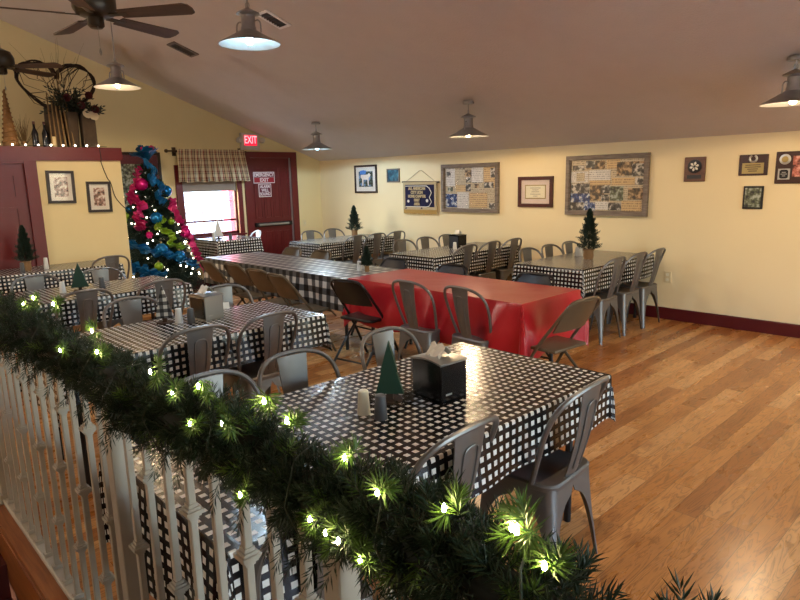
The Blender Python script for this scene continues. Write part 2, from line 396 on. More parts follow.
def sprig_mesh(name, sprigs, mats, needles=24, nl=.035, nw=.0011, spread=1.0, tri=True):
    """sprigs: list of (position, direction, stem length, material slot); each needle a slim three-sided spike"""
    V = []; F = []; MI = []
    rnd = random.random
    for (p, d, sl, mi) in sprigs:
        d = Vector(d).normalized(); u, w = frame_of(d); p = Vector(p)
        for k in range(needles):
            t = (k + rnd()) / needles; a = k * 2.399 + rnd() * .6
            o = p + d * sl * t
            rd = (u * cos(a) + w * sin(a)); tilt = spread * (.95 - .55 * t)
            nd = (d * cos(tilt) + rd * sin(tilt)).normalized(); L = nl * (.7 + .5 * rnd()) * (1 - .25 * t)
            e, g = frame_of(nd); tip = o + nd * L; mid = o + nd * L * .45
            i = len(V)
            ww = nw
            V += [o, mid + e * ww, mid - e * ww * .5 + g * ww * .87, mid - e * ww * .5 - g * ww * .87, tip]
            F += [(i, i + 1, i + 2), (i, i + 2, i + 3), (i, i + 3, i + 1), (i + 4, i + 2, i + 1), (i + 4, i + 3, i + 2), (i + 4, i + 1, i + 3)]
            MI += [mi] * 6
    me = bpy.data.meshes.new(name); me.from_pydata([tuple(v) for v in V], [], F)
    for m in mats: me.materials.append(M[m])
    me.polygons.foreach_set('material_index', MI); me.update()
    return me

# ------------------------------------------------------------------ the setting
def wall_quads(name, polys, mat, th, axis):
    bm = B()
    for poly in polys: prism(bm, poly, axis, *th)
    return struct(name, bm, mat)
struct('floor', box(B(), XL - .2, XR + .2, .54, D + .2, -.12, 0), 'floor')
bm = B(); box(bm, XL - .2, -3.72, -.75, .54, -.12, 0); box(bm, XL - .2, XR + .2, YB - .2, -.75, -.12, 0)
struct('floor', bm, 'floor')
struct('trim_1', box(B(), -3.72, XR, .505, .575, -.03, .004), 'nosing')
struct('trim_2', box(B(), -3.72, XR, .5, .54, -.3, -.03), 'nosing')
bm = B(); box(bm, -3.72, XR, .52, .56, -1.6, -.3); box(bm, -3.72, XR, -.79, -.75, -1.6, 0); struct('wall_inner', bm, 'stair_red')
st = thing('staircase', 'short flight of stairs with oxblood risers beside the railing', 'stairs', (-3.72, -.12, -1.6))
for k in range(8):
    x0 = .27 * k; z = 1.6 - .19 * (k + 1)
    obj('riser', box(B(), x0 - .02, x0, -.62, .62, z, z + .16), 'stair_red', st)
    obj('tread', box(B(), x0 - .02, x0 + .28, -.62, .62, z - .03, z), 'stair_red', st)
struct('floor', box(B(), -1.6, XR, -.75, .52, -1.66, -1.6), 'floor')
struct('wall_back', box(B(), XL - .2, XR + .2, D, D + .12, -.05, HW + .12), 'wall')
# wall with window and exit door
WY0, WY1, WZ0, WZ1 = 4.40, 5.36, .84, 1.86
def gable(y0, y1, z0): return [(y0, z0), (y1, z0), (y1, ceil_z(y1) + .06), (y0, ceil_z(y0) + .06)]
polys = [gable(RIDGE, WY0, -.05), gable(YB, RIDGE, -.05), gable(WY1, 5.60, -.05), gable(6.46, D + .1, -.05),
         [(5.60, 2.09), (6.46, 2.09), (6.46, ceil_z(6.46) + .06), (5.60, ceil_z(5.60) + .06)],
         [(WY0, -.05), (WY1, -.05), (WY1, WZ0), (WY0, WZ0)],
         [(WY0, WZ1), (WY1, WZ1), (WY1, ceil_z(WY1) + .06), (WY0, ceil_z(WY0) + .06)]]
wall_quads('wall_left', polys, 'wall_y', (XL - .14, XL), 'x')
# wall behind the camera's right with unseen windows added for fill daylight, wall behind the camera
RW = [(.8, 3.2), (4.5, 5.8)]
def band(a, b, z0):   # from z0 up to the ceiling, split where the ridge passes
    return [gable(a, b, z0)] if not a < RIDGE < b else [gable(a, RIDGE, z0), gable(RIDGE, b, z0)]
polys = band(YB, RW[0][0], -.05) + band(RW[0][1], RW[1][0], -.05) + band(RW[1][1], D + .1, -.05)
for a, b in RW:
    polys.append([(a, -.05), (b, -.05), (b, .45), (a, .45)]); polys += band(a, b, 2.2)
wall_quads('wall_right', polys, 'wall', (XR, XR + .14), 'x')
struct('wall_front', box(B(), XL - .2, XR + .2, YB - .12, YB, -.05, HW + .12), 'wall')
bm = B()
prism(bm, [(D + .12, ceil_z(D) - SL * .12), (RIDGE, ceil_z(RIDGE)), (YB - .12, HW - SL * .12), (YB - .12, HW + .15), (RIDGE, ceil_z(RIDGE) + .2), (D + .12, HW + .15)], 'x', XL - .15, XR + .15)
struct('ceiling', bm, 'ceil')
bm = B(); prism(bm, [(D - .016, 0), (D, 0), (D, .135), (D - .010, .135), (D - .016, .125)], 'x', -3.3 - 6.2, XR)
struct('baseboard_back', bm, 'base')
bm = B(); box(bm, XL, XL + .016, 3.1, 5.5, 0, .135); box(bm, XL, XL + .016, 6.57, D, 0, .135)
struct('baseboard_left', bm, 'base')

# closet that stands out from the left wall
CX = -8.43; CZ = 2.145; CY0, CY1 = .2, 3.11
bm = B(); box(bm, CX - .1, CX, 2.13, CY1, 0, 1.985); box(bm, XL, CX - .1, CY1 - .1, CY1, 0, 1.985)
box(bm, CX - .1, CX, CY0, 1.05, 0, 1.985)
struct('wall_inner', bm, 'wall_y')
struct('trim_3', box(B(), XL, CX + .03, CY0, CY1 + .02, 1.985, CZ), 'red')
bm = B(); box(bm, CX - .1, CX + .025, 2.0, 2.13, 0, 1.985); box(bm, CX - .1, CX + .025, 1.05, 1.17, 0, 1.985); box(bm, CX - .1, CX + .02, 1.17, 2.0, 1.95, 1.985)
struct('trim_4', bm, 'red')
def panel_door(name, axis_x, y0, y1, z0, z1, panels, th=.045, mat='red', gap=.0, label=None):
    bm = B(); box(bm, axis_x - th, axis_x, y0, y1, z0, z1)
    d = struct(name, bm, mat, label=label)
    for (a, b, c, e) in panels:
        pb = B()
        # raised moulding around a sunk field
        for (p, q, r, s) in ((a, b, c, c + .02), (a, b, e - .02, e), (a, a + .02, c + .02, e - .02), (b - .02, b, c + .02, e - .02)):
            box(pb, axis_x, axis_x + .012, p, q, r, s)
        box(pb, axis_x, axis_x + .007, a + .05, b - .05, c + .05, e - .05)
        obj('panel', pb, mat, d)
    return d
dr = panel_door('door_2', CX - .02, 1.17, 2.0, .01, 1.95, [(1.26, 1.9, 1.55, 1.83), (1.26, 1.9, .72, 1.45), (1.26, 1.9, .12, .62)])

# exit door, frame and hardware
struct('trim_5', box(box(box(B(), XL - .1, XL + .03, 5.5, 5.62, 0, 2.18), XL - .1, XL + .03, 6.44, 6.56, 0, 2.18), XL - .1, XL + .03, 5.62, 6.44, 2.08, 2.18), 'red')
w = .82 / 4
dr = panel_door('door_1', XL - .03, 5.622, 6.425, .01, 2.085, [(5.70 + k * .178, 5.70 + k * .178 + .15, 1.05, 1.93) for k in range(4)] + [(5.70 + k * .178, 5.70 + k * .178 + .15, .14, .82) for k in range(4)])
bm = B(); box(bm, XL - .015, XL + .035, 5.66, 6.40, .915, .985); obj('bar_housing', bevel(bm, .006, 1), 'gun_dark', dr)
bm = B(); box(bm, XL + .03, XL + .075, 5.70, 6.31, .93, .97); obj('push_bar', bevel(bm, .01, 2), 'steel', dr)['label'] = 'silver push bar'
bm = B(); box(bm, XL - .03, XL + .0, 6.425, 6.44, 0.01, 2.085); obj('weather_strip', bm, 'silver', dr)
# signs on the door
def sign(name, label, y0, y1, z0, z1, x, mats, lines):
    t = thing(name, label, 'sign', (x, (y0 + y1) / 2, (z0 + z1) / 2))
    hy, hz = (y1 - y0) / 2, (z1 - z0) / 2
    obj('border', box(B(), 0, .003, -hy, hy, -hz, hz), 'sign_white', t)
    for (a, b, m) in mats: obj('panel', box(B(), .003, .0045, -hy + .012, hy - .012, a * hz, b * hz), m, t)
    for (s, z, size, m, sx) in lines: text_mesh('lettering', s, size, m, t, (.0052, 0, z * hz), (pi / 2, 0, pi / 2), .0008, bold=.0022, sx=sx)
    return t
sign('exit_door_sign', 'red and white EMERGENCY EXIT sign on the dark red door', 5.69, 6.11, 1.655, 1.845, XL - .018,
     [(.02, .88, 'sign_purple'), (-.88, .0, 'sign_red')], [('EMERGENCY', .46, .085, 'sign_white', .8), ('EXIT', -.44, .085, 'sign_white', 1)])
sign('alarm_sign', 'small ALARM WILL SOUND sign below the emergency exit sign', 5.78, 6.03, 1.42, 1.645, XL - .018,
     [(-.9, .9, 'sign_purple')], [('ALARM', .56, .07, 'sign_white', .85), ('WILL', 0, .07, 'sign_white', .9), ('SOUND', -.56, .07, 'sign_white', .85)])
t = thing('exit_sign', 'lit red EXIT sign with two emergency lamp heads above the door', 'exit sign', (XL, 5.64, 2.345))
obj('housing', bevel(box(B(), 0, .06, -.175, .175, -.14, .135), .01, 2), 'exit_box', t)
obj('face', box(B(), .06, .062, -.12, .12, -.07, .10), 'exit_dim', t)
text_mesh('lettering', 'EXIT', .175, 'exit_glow', t, (.0635, 0, .02), (pi / 2, 0, pi / 2), .001, bold=.003, sx=.66)
for s in (-1, 1):
    bm = B(); tube(bm, [(.03, s * .16, 0), (.05, s * .21, 0)], .012); h = obj('lamp_arm', bm, 'exit_box', t)
    bm = B(); lathe(bm, [(.03, 0), (.045, .03), (.048, .07), (.042, .075)], 16)
    h = obj('lamp_head', bm, 'lamp_lens', t, True, (.03, s * .235, 0), (radians(70), 0, radians(90 - s * 25)))

# window 1
bm = B()
for (a, b, c, e) in ((WY0 - .1, WY1 + .08, WZ0 - .06, WZ0), (WY0 - .1, WY1 + .08, WZ1, WZ1 + .1), (WY0 - .1, WY0, WZ0, WZ1), (WY1, WY1 + .08, WZ0, WZ1)): box(bm, XL, XL + .03, a, b, c, e)
win = struct('window_1', bm, 'red')
bm = B()
for (a, b, c, e) in ((WY0, WY0 + .04, WZ0, WZ1), (WY1 - .04, WY1, WZ0, WZ1), (WY0, WY1, WZ0, WZ0 + .04), (WY0, WY1, WZ1 - .04, WZ1)): box(bm, XL - .09, XL - .03, a, b, c, e)
obj('window_frame', bm, 'red', win)
obj('meeting_rail', box(B(), XL - .08, XL - .03, WY0 + .04, WY1 - .04, 1.055, 1.085), 'red', win)
bm = B()
for k in (1, 2): y = WY0 + .04 + (WY1 - WY0 - .08) * k / 3; box(bm, XL - .075, XL - .065, y - .006, y + .006, 1.085, WZ1 - .04)
box(bm, XL - .075, XL - .065, WY0 + .04, WY1 - .04, 1.38, 1.392)
obj('muntin', bm, 'out_rail', win)
obj('pane', box(B(), XL - .07, XL - .066, WY0 + .03, WY1 - .03, WZ0 + .03, WZ1 - .03), 'glass', win)
obj('window_sill', box(B(), XL - .03, XL + .06, WY0 - .12, WY1 + .1, WZ0 - .03, WZ0), 'red', win)
obj('roller_shade', box(B(), XL - .03, XL - .025, WY0 + .01, WY1 - .01, 1.545, WZ1), 'shade_fab', win)
for i, (a, b) in enumerate(RW):  # windows out of view, added to let in fill daylight
    bm = B()
    for (p, q, r, s) in ((a - .08, b + .08, .37, .45), (a - .08, b + .08, 2.2, 2.28), (a - .08, a, .45, 2.2), (b, b + .08, .45, 2.2), ((a + b) / 2 - .03, (a + b) / 2 + .03, .45, 2.2)): box(bm, XR - .03, XR, p, q, r, s)
    w2 = struct('window_%d' % (i + 2), bm, 'red')
    obj('pane', box(B(), XR + .05, XR + .054, a, b, .45, 2.2), 'glass', w2)

# outside the window
def outside(name, bm, mat, label, cat): return tag(obj(name, bm, mat), label, cat)
struct('ground_outside', box(B(), XL - 14, XL - .15, -6, 16, -.3, -.1), 'out_ground')
o = struct('ground_outside_right', box(B(), XR + .15, XR + 12, -6, 14, -.3, -.1), 'out_ground')
o = outside('porch_post', box(B(), XL - 1.2, XL - .95, 5.72, 6.0, -.1, 3), 'out_pink', 'pink porch post seen at right edge of the window', 'post')
t = thing('deck_railing', 'pale deck railing outside behind the window glass', 'railing', (XL - 1.6, 0, -.1))
obj('top_rail', box(B(), -.04, .04, 3.6, 7.6, 1.22, 1.28), 'out_rail', t)
for k in range(22): obj('baluster', box(B(), -.015, .015, 3.7 + k * .18, 3.73 + k * .18, 0, 1.22), 'out_rail', t)
bm = B(); box(bm, XL - 13, XL - 9, 4.5, 12, -.1, 4.2)
outside('white_house', bm, 'out_wall', 'bright white building far outside the window', 'building')

# curtain rod and valance
t = thing('curtain_rod', 'bronze curtain rod with finial above the window', 'curtain rod', (XL + .1, 4.9, 2.17))
obj('pole', tube(B(), [(0, -.72, 0), (0, .62, 0)], .013, 10), 'rod', t, True)
obj('finial', lathe(B(), [(.005, -.03), (.022, -.02), (.03, 0), (.022, .02), (.005, .03)], 12, (0, 0, 0)), 'rod', t, True, (0, -.74, 0), (radians(90), 0, 0))
for y in (-.58, .55):
    bm = B(); box(bm, -.1, 0.0, y - .012, y + .012, -.02, .005); box(bm, -.1, -.09, y - .03, y + .03, -.07, .06); obj('bracket', bm, 'rod', t)
t = thing('curtain_valance', 'gathered red and tan plaid valance over the window', 'curtain', (XL + .1, 4.92, 2.17))
bm = B(); rows = []; N = 150
uvs = {}
for i in range(9):
    v = i / 8; row = []
    for j in range(N + 1):
        u = j / N; amp = .025 + .045 * v
        yy = -.60 + 1.15 * u + (u - .5) * .10 * v
        ph = u * 2 * pi * 11 + .8 * sin(u * 17)
        row.append((.012 + amp * (.5 + .5 * sin(ph)) + .03 * v + (0 if v > .08 else .01), yy + .012 * cos(ph) * v, .03 - .50 * v + .008 * sin(u * 31) * (1 if i == 8 else 0)))
    rows.append(row)
vs = grid_mesh(bm, rows); uvl = bm.loops.layers.uv.new('UVMap'); idx = {}
for i, r in enumerate(vs):
    for j, vv in enumerate(r): idx[vv] = (j / N * 2.3, i / 8 * .5)
for f in bm.faces:
    for l in f.loops: l[uvl].uv = idx[l.vert]
solid(bm, .003); obj('fabric', bm, 'valance', t, True)

# wall poster behind the tree
t = thing('framed_poster', 'dark framed poster half hidden behind the Christmas tree', 'picture', (XL, 3.72, 1.68))
bm = B()
for (a, b, c, e) in ((-.37, .37, .43, .47), (-.37, .37, -.47, -.43), (-.37, -.33, -.43, .43), (.33, .37, -.43, .43)): box(bm, 0, .03, a, b, c, e)
obj('frame', bm, 'dark_wood', t); obj('mat_board', box(B(), 0, .012, -.33, .33, -.43, .43), 'sign_purple', t)
obj('print', box(B(), .012, .014, -.25, .25, -.35, .3), 'photo_g', t); obj('glazing', box(B(), .02, .022, -.33, .33, -.43, .43), 'pglass', t)

# ------------------------------------------------------------------ pictures on the picture wall (local: x right, z up, y towards the room is negative)
def ring(bm, x0, x1, z0, z1, w, y0, y1):
    box(bm, x0, x1, y0, y1, z1 - w, z1); box(bm, x0, x1, y0, y1, z0, z0 + w)
    box(bm, x0, x0 + w, y0, y1, z0 + w, z1 - w); box(bm, x1 - w, x1, y0, y1, z0 + w, z1 - w); return bm
def on_wall(name, label, cat, x0, x1, z0, z1, group=None, tilt=0):
    t = thing(name, label, cat, ((x0 + x1) / 2, D, (z0 + z1) / 2), 0, group)
    t.rotation_euler = (0, radians(tilt), 0)
    return t, (x1 - x0) / 2, (z1 - z0) / 2
def framed(t, hx, hz, mat, w, matb, mw, art, dep=.025, glazing=True, inner=None):
    obj('frame', ring(B(), -hx, hx, -hz, hz, w, -dep, 0), mat, t)
    obj('mat_board', box(B(), -hx + w, hx - w, -.010, 0, -hz + w, hz - w), matb, t)
    if inner: obj('inner_frame', ring(B(), -hx + w + mw - .012, hx - w - mw + .012, -hz + w + mw - .012, hz - w - mw + .012, .012, -.014, -.01), inner, t)
    if art: obj('print', box(B(), -hx + w + mw, hx - w - mw, -.0125, -.010, -hz + w + mw, hz - w - mw), art, t)
    if glazing: obj('glazing', box(B(), -hx + w, hx - w, -.019, -.017, -hz + w, hz - w), 'pglass', t)
t, hx, hz = on_wall('framed_picture', 'framed picture of a white goat, leftmost on the long wall', 'picture', -8.485, -7.915, 1.448, 1.915)
framed(t, hx, hz, 'dark_wood', .03, 'mat_white', .075, 'goat_bg')
bm = B(); prism(bm, [(-.13, .03), (-.12, .07), (.05, .075), (.09, .10), (.13, .07), (.10, .03), (.075, .02), (.075, -.11), (.05, -.11), (.045, -.01), (-.06, -.01), (-.065, -.11), (-.09, -.11), (-.095, .0)], 'y', -.0145, -.0125)
obj('goat', bm, 'goat', t)
bm = B(); prism(bm, [(-.15, .08), (.0, .08), (.02, .14), (-.06, .15), (-.14, .14)], 'y', -.0142, -.0126); obj('sky_patch', bm, 'cap_blue', t)
t, hx, hz = on_wall('framed_print', 'small square teal print in a grey frame beside the goat picture', 'picture', -7.665, -7.37, 1.618, 1.835)
framed(t, hx, hz, 'barn', .02, 'barn', .0, 'teal', .02, False)
# banner
t = thing('club_banner', 'navy felt banner with tan letters and gold fringe hanging on the wall', 'banner', (-6.9, D - .02, 1.62))
obj('rod', tube(B(), [(-.40, 0, 0), (.40, 0, -.01)], .012, 10), 'rod', t, True)
obj('hanging_cord', tube(B(), [(-.30, 0, .01), (-.02, .012, .17), (.02, .012, .17), (.30, 0, .01)], .004, 6), 'tan_felt', t, True)
bm = B(); rows = [[(-.35 + .7 * u / 14, -.008 + .012 * sin(u * .9 + v * .5) * v / 8, -.02 - .40 * v / 8) for u in range(15)] for v in range(9)]
grid_mesh(bm, rows); solid(bm, .006); obj('field', bm, 'navy_felt', t, True)
obj('border', ring(B(), -.36, .36, -.43, -.005, .04, -.024, -.016), 'tan_felt', t)
bm = B()
for k in range(60):
    x = -.355 + .71 * k / 59; box(bm, x - .005, x + .005, -.022, -.012, -.49 - .012 * random.random(), -.425)
obj('fringe', bm, 'fringe', t)
bm = B(); tube(bm, [(-.30, -.03, -.065), (.16, -.03, -.065), (.22, -.03, -.10), (.265, -.03, -.17), (.22, -.03, -.24), (.265, -.03, -.31), (.21, -.03, -.375), (.15, -.03, -.385), (-.30, -.03, -.385)], .006, 6)
obj('piping', bm, 'white_felt', t)
for i, (s, z, sz) in enumerate((('ALL AMERICAN', -.105, .062), ('CITY LION', -.165, .064), ('HOME CHAPTER', -.225, .06), ('FIRST', -.285, .06), ('AREA', -.345, .06))):
    text_mesh('lettering', s, sz, 'tan_felt', t, (-.05, -.03, z), (pi / 2, 0, 0), .003, bold=.003, sx=.86)
bm = B(); lathe(bm, [(.024, 0), (.024, .006)], 14); obj('emblem', bm, 'white_felt', t, False, (.17, -.026, -.29), (radians(90), 0, 0))
bm = B(); lathe(bm, [(.022, 0), (.022, .006)], 14); obj('emblem', bm, 'white_felt', t, False, (-.24, -.026, -.30), (radians(90), 0, 0))
# display boards
def display_board(label, x0, x1, z0, z1, clips):
    t, hx, hz = on_wall('display_board', label, 'display case', x0, x1, z0, z1)
    obj('frame', ring(B(), -hx, hx, -hz, hz, .045, -.05, 0), 'barn', t)
    obj('inner_lip', ring(B(), -hx + .045, hx - .045, -hz + .045, hz - .045, .012, -.036, 0), 'barn', t)
    obj('backing', box(B(), -hx + .045, hx - .045, -.012, 0, -hz + .045, hz - .045), 'news', t)
    ax, az = hx - .058, hz - .058
    for i, (a, b, c, e, m) in enumerate(clips):
        y = -.0135 - .0004 * (i % 7)
        obj('clipping', box(B(), -ax + 2 * ax * a, -ax + 2 * ax * b, y, -.012, az - 2 * az * e, az - 2 * az * c), m, t)
    obj('glazing', box(B(), -hx + .05, hx - .05, -.030, -.028, -hz + .05, hz - .05), 'pglass', t)
display_board('barn wood display case of newspaper clippings left of the framed certificate', -6.435, -5.38, 1.165, 1.862,
    [(0, .2, 0, .45, 'sheet'), (.03, .12, .08, .22, 'photo'), (.0, .18, .46, .6, 'news'), (.05, .16, .47, .58, 'photo_g'), (0, .24, .64, .98, 'photo_b'), (.25, .48, .6, 1, 'sheet'),
     (.21, .4, .02, .2, 'news'), (.3, .4, 0, .14, 'photo'), (.41, .55, .06, .22, 'photo_w'), (.21, .5, .22, .4, 'news'), (.43, .53, .23, .36, 'photo'), (.22, .42, .42, .58, 'news2'), (.42, .52, .4, .58, 'photo'),
     (.54, .76, .0, .36, 'sheet'), (.56, .74, .22, .38, 'photo'), (.78, 1, .0, .5, 'news2'), (.9, .98, .03, .25, 'photo'), (.78, .96, .36, .5, 'photo'), (.55, .78, .38, .6, 'news'), (.6, .68, .4, .5, 'photo_w'),
     (.5, .84, .62, .98, 'news2'), (.58, .76, .68, .9, 'photo_g'), (.86, 1, .52, .96, 'news'), (.88, 1, .86, 1, 'photo')])
display_board('large barn wood display case of clippings between certificate and plaques', -4.315, -3.255, 1.172, 1.895,
    [(0, .2, .0, .2, 'news'), (.02, .19, .1, .2, 'photo'), (.22, .48, .02, .18, 'photo_w'), (.21, .34, .02, .15, 'photo'), (.0, .25, .22, .44, 'sheet'), (.08, .2, .25, .42, 'news'), (.26, .56, .2, .4, 'sheet'),
     (.5, .68, .0, .18, 'news2'), (.64, 1, .06, .32, 'photo_w'), (.84, 1, .1, .34, 'photo'), (.58, .88, .36, .5, 'news2'), (.89, 1, .36, .5, 'photo'), (.28, .56, .4, .5, 'news2'),
     (.0, .27, .46, .66, 'photo'), (.28, .48, .5, .8, 'photo_w'), (.44, .56, .48, .66, 'photo'), (.56, .74, .52, .8, 'photo_g'), (.8, .99, .56, .78, 'photo_w'), (.0, .28, .66, .84, 'photo_b'), (.0, .2, .84, 1, 'photo'),
     (.2, .36, .84, 1, 'photo_b'), (.36, .56, .82, .98, 'sheet'), (.44, .55, .68, .8, 'photo'), (.54, .72, .84, .99, 'photo'), (.72, .98, .8, 1, 'news2')])
t, hx, hz = on_wall('framed_certificate', 'certificate in a mahogany frame between the two display cases', 'certificate', -5.055, -4.517, 1.259, 1.657)
framed(t, hx, hz, 'maroon_wood', .045, 'mat_pink', .075, 'paper', .03, True, 'gold')
bm = B()
for k, (w, z) in enumerate(((.16, .05), (.10, .025), (.12, 0), (.16, -.03), (.07, -.055))): box(bm, -w / 2, w / 2, -.0132, -.0125, z - .003, z + .003)
obj('lettering', bm, 'barn', t)
# plaques
t, hx, hz = on_wall('wall_plaque', 'walnut plaque with round flower emblem right of the large display case', 'plaque', -2.864, -2.643, 1.562, 1.823)
obj('board', bevel(box(B(), -hx, hx, -.022, 0, -hz, hz), .006, 2), 'walnut', t)
obj('medallion', lathe(B(), [(.072, 0), (.072, .008), (.06, .01)], 24), 'blk', t, True, (0, -.022, .03), (radians(90), 0, 0))
bm = B()
for k in range(6):
    a = k * pi / 3 + .3; c = (cos(a) * .03, sin(a) * .03)
    prism(bm, [(c[0] * .3, c[1] * .3 + .03), (c[0] * 1.2 - c[1] * .45, c[1] * 1.2 + c[0] * .45 + .03), (c[0] * 1.75, c[1] * 1.75 + .03), (c[0] * 1.2 + c[1] * .45, c[1] * 1.2 - c[0] * .45 + .03)], 'y', -.035, -.031)
obj('flower_emblem', bm, 'mat_white', t)
obj('name_plate', box(B(), -.075, .075, -.025, -.022, -.10, -.06), 'blk', t)
t, hx, hz = on_wall('wall_plaque', 'dark plaque with brass plate and wreath, above the small photo plaque', 'plaque', -2.313, -2.044, 1.615, 1.824)
obj('board', bevel(box(B(), -hx, hx, -.022, 0, -hz, hz), .006, 2), 'plaque_dark', t)
obj('brass_plate', box(B(), -.10, .10, -.025, -.022, -.085, .02), 'gold', t)
bm = B()
for w, z in ((.14, 0), (.15, -.02), (.10, -.04), (.08, -.06)): box(bm, -w / 2, w / 2, -.026, -.0248, z - .004, z + .004)
obj('lettering', bm, 'plaque_dark', t)
bm = B(); tube(bm, [(.032 * cos(a), 0, .032 * sin(a)) for a in [radians(115 + 310 * k / 16) for k in range(17)]], .011, 6)
obj('wreath_emblem', bm, 'silver', t, True, (0, -.025, .062))
t, hx, hz = on_wall('wall_plaque', 'small black plaque with a silvery photo below the brass plaque', 'plaque', -2.251, -2.064, 1.277, 1.509)
obj('board', bevel(box(B(), -hx, hx, -.02, 0, -hz, hz), .005, 2), 'blk', t); obj('print', box(B(), -hx + .018, hx - .018, -.0225, -.02, -hz + .018, hz - .018), 'photo_g', t)
t, hx, hz = on_wall('wall_plaque', 'wide dark plaque with round seal and portrait photo at right edge', 'plaque', -1.975, -1.53, 1.53, 1.84)
obj('board', bevel(box(B(), -hx, hx, -.022, 0, -hz, hz), .006, 2), 'plaque_dark', t)
obj('seal', lathe(B(), [(.05, 0), (.05, .006), (.04, .008)], 24), 'silver', t, True, (-.14, -.022, .08), (radians(90), 0, 0))
obj('seal_centre', lathe(B(), [(.03, 0), (.03, .003)], 20), 'gold', t, True, (-.14, -.03, .08), (radians(90), 0, 0))
obj('name_plate', box(B(), -.195, -.09, -.025, -.022, -.115, -.01), 'silver', t)
bm = B(); prism(bm, [(-.18, -.03), (-.165, -.02), (-.12, -.02), (-.105, -.03), (-.105, -.095), (-.12, -.105), (-.165, -.105), (-.18, -.095)], 'y', -.0262, -.0248); obj('plate_field', bm, 'blk', t)
bm = B()
for w, z in ((.035, -.045), (.055, -.062), (.03, -.08)): box(bm, -.1425 - w / 2, -.1425 + w / 2, -.027, -.026, z - .003, z + .003)
obj('lettering', bm, 'silver', t)
obj('portrait_photo', box(B(), -.07, .20, -.025, -.022, -.09, .11), 'photo_p', t)
# closet pictures
def closet_pic(label, y0, y1, z0, z1, tilt):
    t = thing('framed_sketch', label, 'picture', (CX, (y0 + y1) / 2, (z0 + z1) / 2), pi / 2); t.rotation_euler = (0, radians(tilt), pi / 2)
    framed(t, (y1 - y0) / 2, (z1 - z0) / 2, 'dark_wood', .032, 'mat_white', .045, 'house', .025)
closet_pic('black framed building sketch next to the dark red closet door', 2.215, 2.525, 1.475, 1.865, 1.2)
closet_pic('black framed building sketch hanging lower, nearer the Christmas tree', 2.655, 2.945, 1.345, 1.728, 1)
# wall plates
t = thing('wall_outlet', 'ivory outlet plate low on the wall beside the chairs', 'outlet', (-2.985, D, .49))
obj('plate', bevel(box(B(), -.04, .04, -.008, 0, -.065, .065), .003, 1), 'plate', t)
for z in (-.03, .03): obj('socket', bevel(box(B(), -.018, .018, -.010, -.008, z - .016, z + .016), .003, 1), 'salt', t)
t = thing('light_switch', 'small white switch plate right of the exit door', 'light switch', (XL, 6.68, .92))
obj('plate', bevel(box(B(), 0, .008, -.04, .04, -.06, .06), .003, 1), 'plate', t); obj('toggle', box(B(), .008, .02, -.008, .008, -.015, .015), 'salt', t)

# ------------------------------------------------------------------ ceiling fittings
def pendant(label, x, y, z, cool, power):
    t = thing('pendant_lamp', label, 'pendant lamp', (x, y, z), random.random() * 6, 'barn pendant lamps under the ceiling')
    cz = ceil_z(y) - z
    bm = B(); lathe(bm, [(.065, -.02), (.065, .004), (.05, .012)], 20); c = obj('ceiling_canopy', bm, 'lampmetal', t, True, (0, 0, cz - .012))
    c.rotation_euler = (0, 0, 0)
    bm = B(); tube(bm, [(0, 0, .255), (0, 0, cz - .02)], .006, 8); obj('stem', bm, 'lampmetal', t, True)
    bm = B(); tube(bm, [(.016 * cos(a), 0, .275 + .022 * sin(a)) for a in [2 * pi * k / 14 for k in range(14)]], .004, 6, closed=True); obj('hanging_loop', bm, 'lampmetal', t, True)
    bm = B(); lathe(bm, [(.004, .262), (.03, .25), (.085, .222), (.088, .214), (.06, .208), (.052, .2), (.052, .13), (.056, .12), (.058, .1), (.075, .092), (.12, .065), (.20, .022), (.23, .004)], 28, cap=False)
    lathe(bm, [(.23, .004), (.232, .0), (.228, .001)], 28, cap=False)
    obj('shade', bm, 'lampmetal', t, True)
    bm = B(); lathe(bm, [(.229, .0012), (.198, .018), (.118, .060), (.07, .086), (.04, .09), (.0, .091)], 28, cap=False); obj('reflector', bm, 'lampwhite', t, True)
    for s in (-1, 1):
        bm = B(); tube(bm, spline([(s * .054, 0, .16), (s * .085, 0, .165), (s * .105, 0, .14), (s * .108, 0, .075)], 5), .006, 8); obj('side_handle', bm, 'lampmetal', t, True)
    bm = B(); lathe(bm, [(.013, .09), (.014, .065), (.024, .045), (.028, .025), (.022, .006), (.008, -.002)], 14); obj('bulb', bm, 'bulb_cool' if cool else 'bulb_warm', t, True)
    ld = bpy.data.lights.new('bulb_light', 'SPOT'); ld.energy = power; ld.shadow_soft_size = .03; ld.spot_size = radians(172); ld.spot_blend = .12
    ld.color = (.66, .84, 1.0) if cool else (1.0, .72, .42)
    lo = bpy.data.objects.new('bulb_light', ld); COL.objects.link(lo); lo.parent = t; lo.location = (0, 0, -.008)
PW = 46
pendant('pendant lamp with cool bluish light nearest the exit door', -7.70, 5.71, 2.128, True, PW * 1.25)
pendant('warm pendant lamp over the wall side tables, above the left display case', -4.785, 5.71, 2.125, False, PW * .85)
pendant('warm pendant lamp cut off by the right edge above the plaques', -1.515, 5.71, 2.165, False, PW * .7)
pendant('large cool blue lit pendant lamp beside the white ceiling vent', -4.37, 2.66, 2.69, True, PW)
pendant('warm pendant lamp below the ceiling fan, above the Christmas tree', -6.98, 2.63, 2.68, False, PW)
pendant('unseen warm pendant lamp added for fill light beyond the top edge of the view', -1.45, 2.66, 2.69, False, PW * .8)  # extra pendant out of view, added for light the room lacked

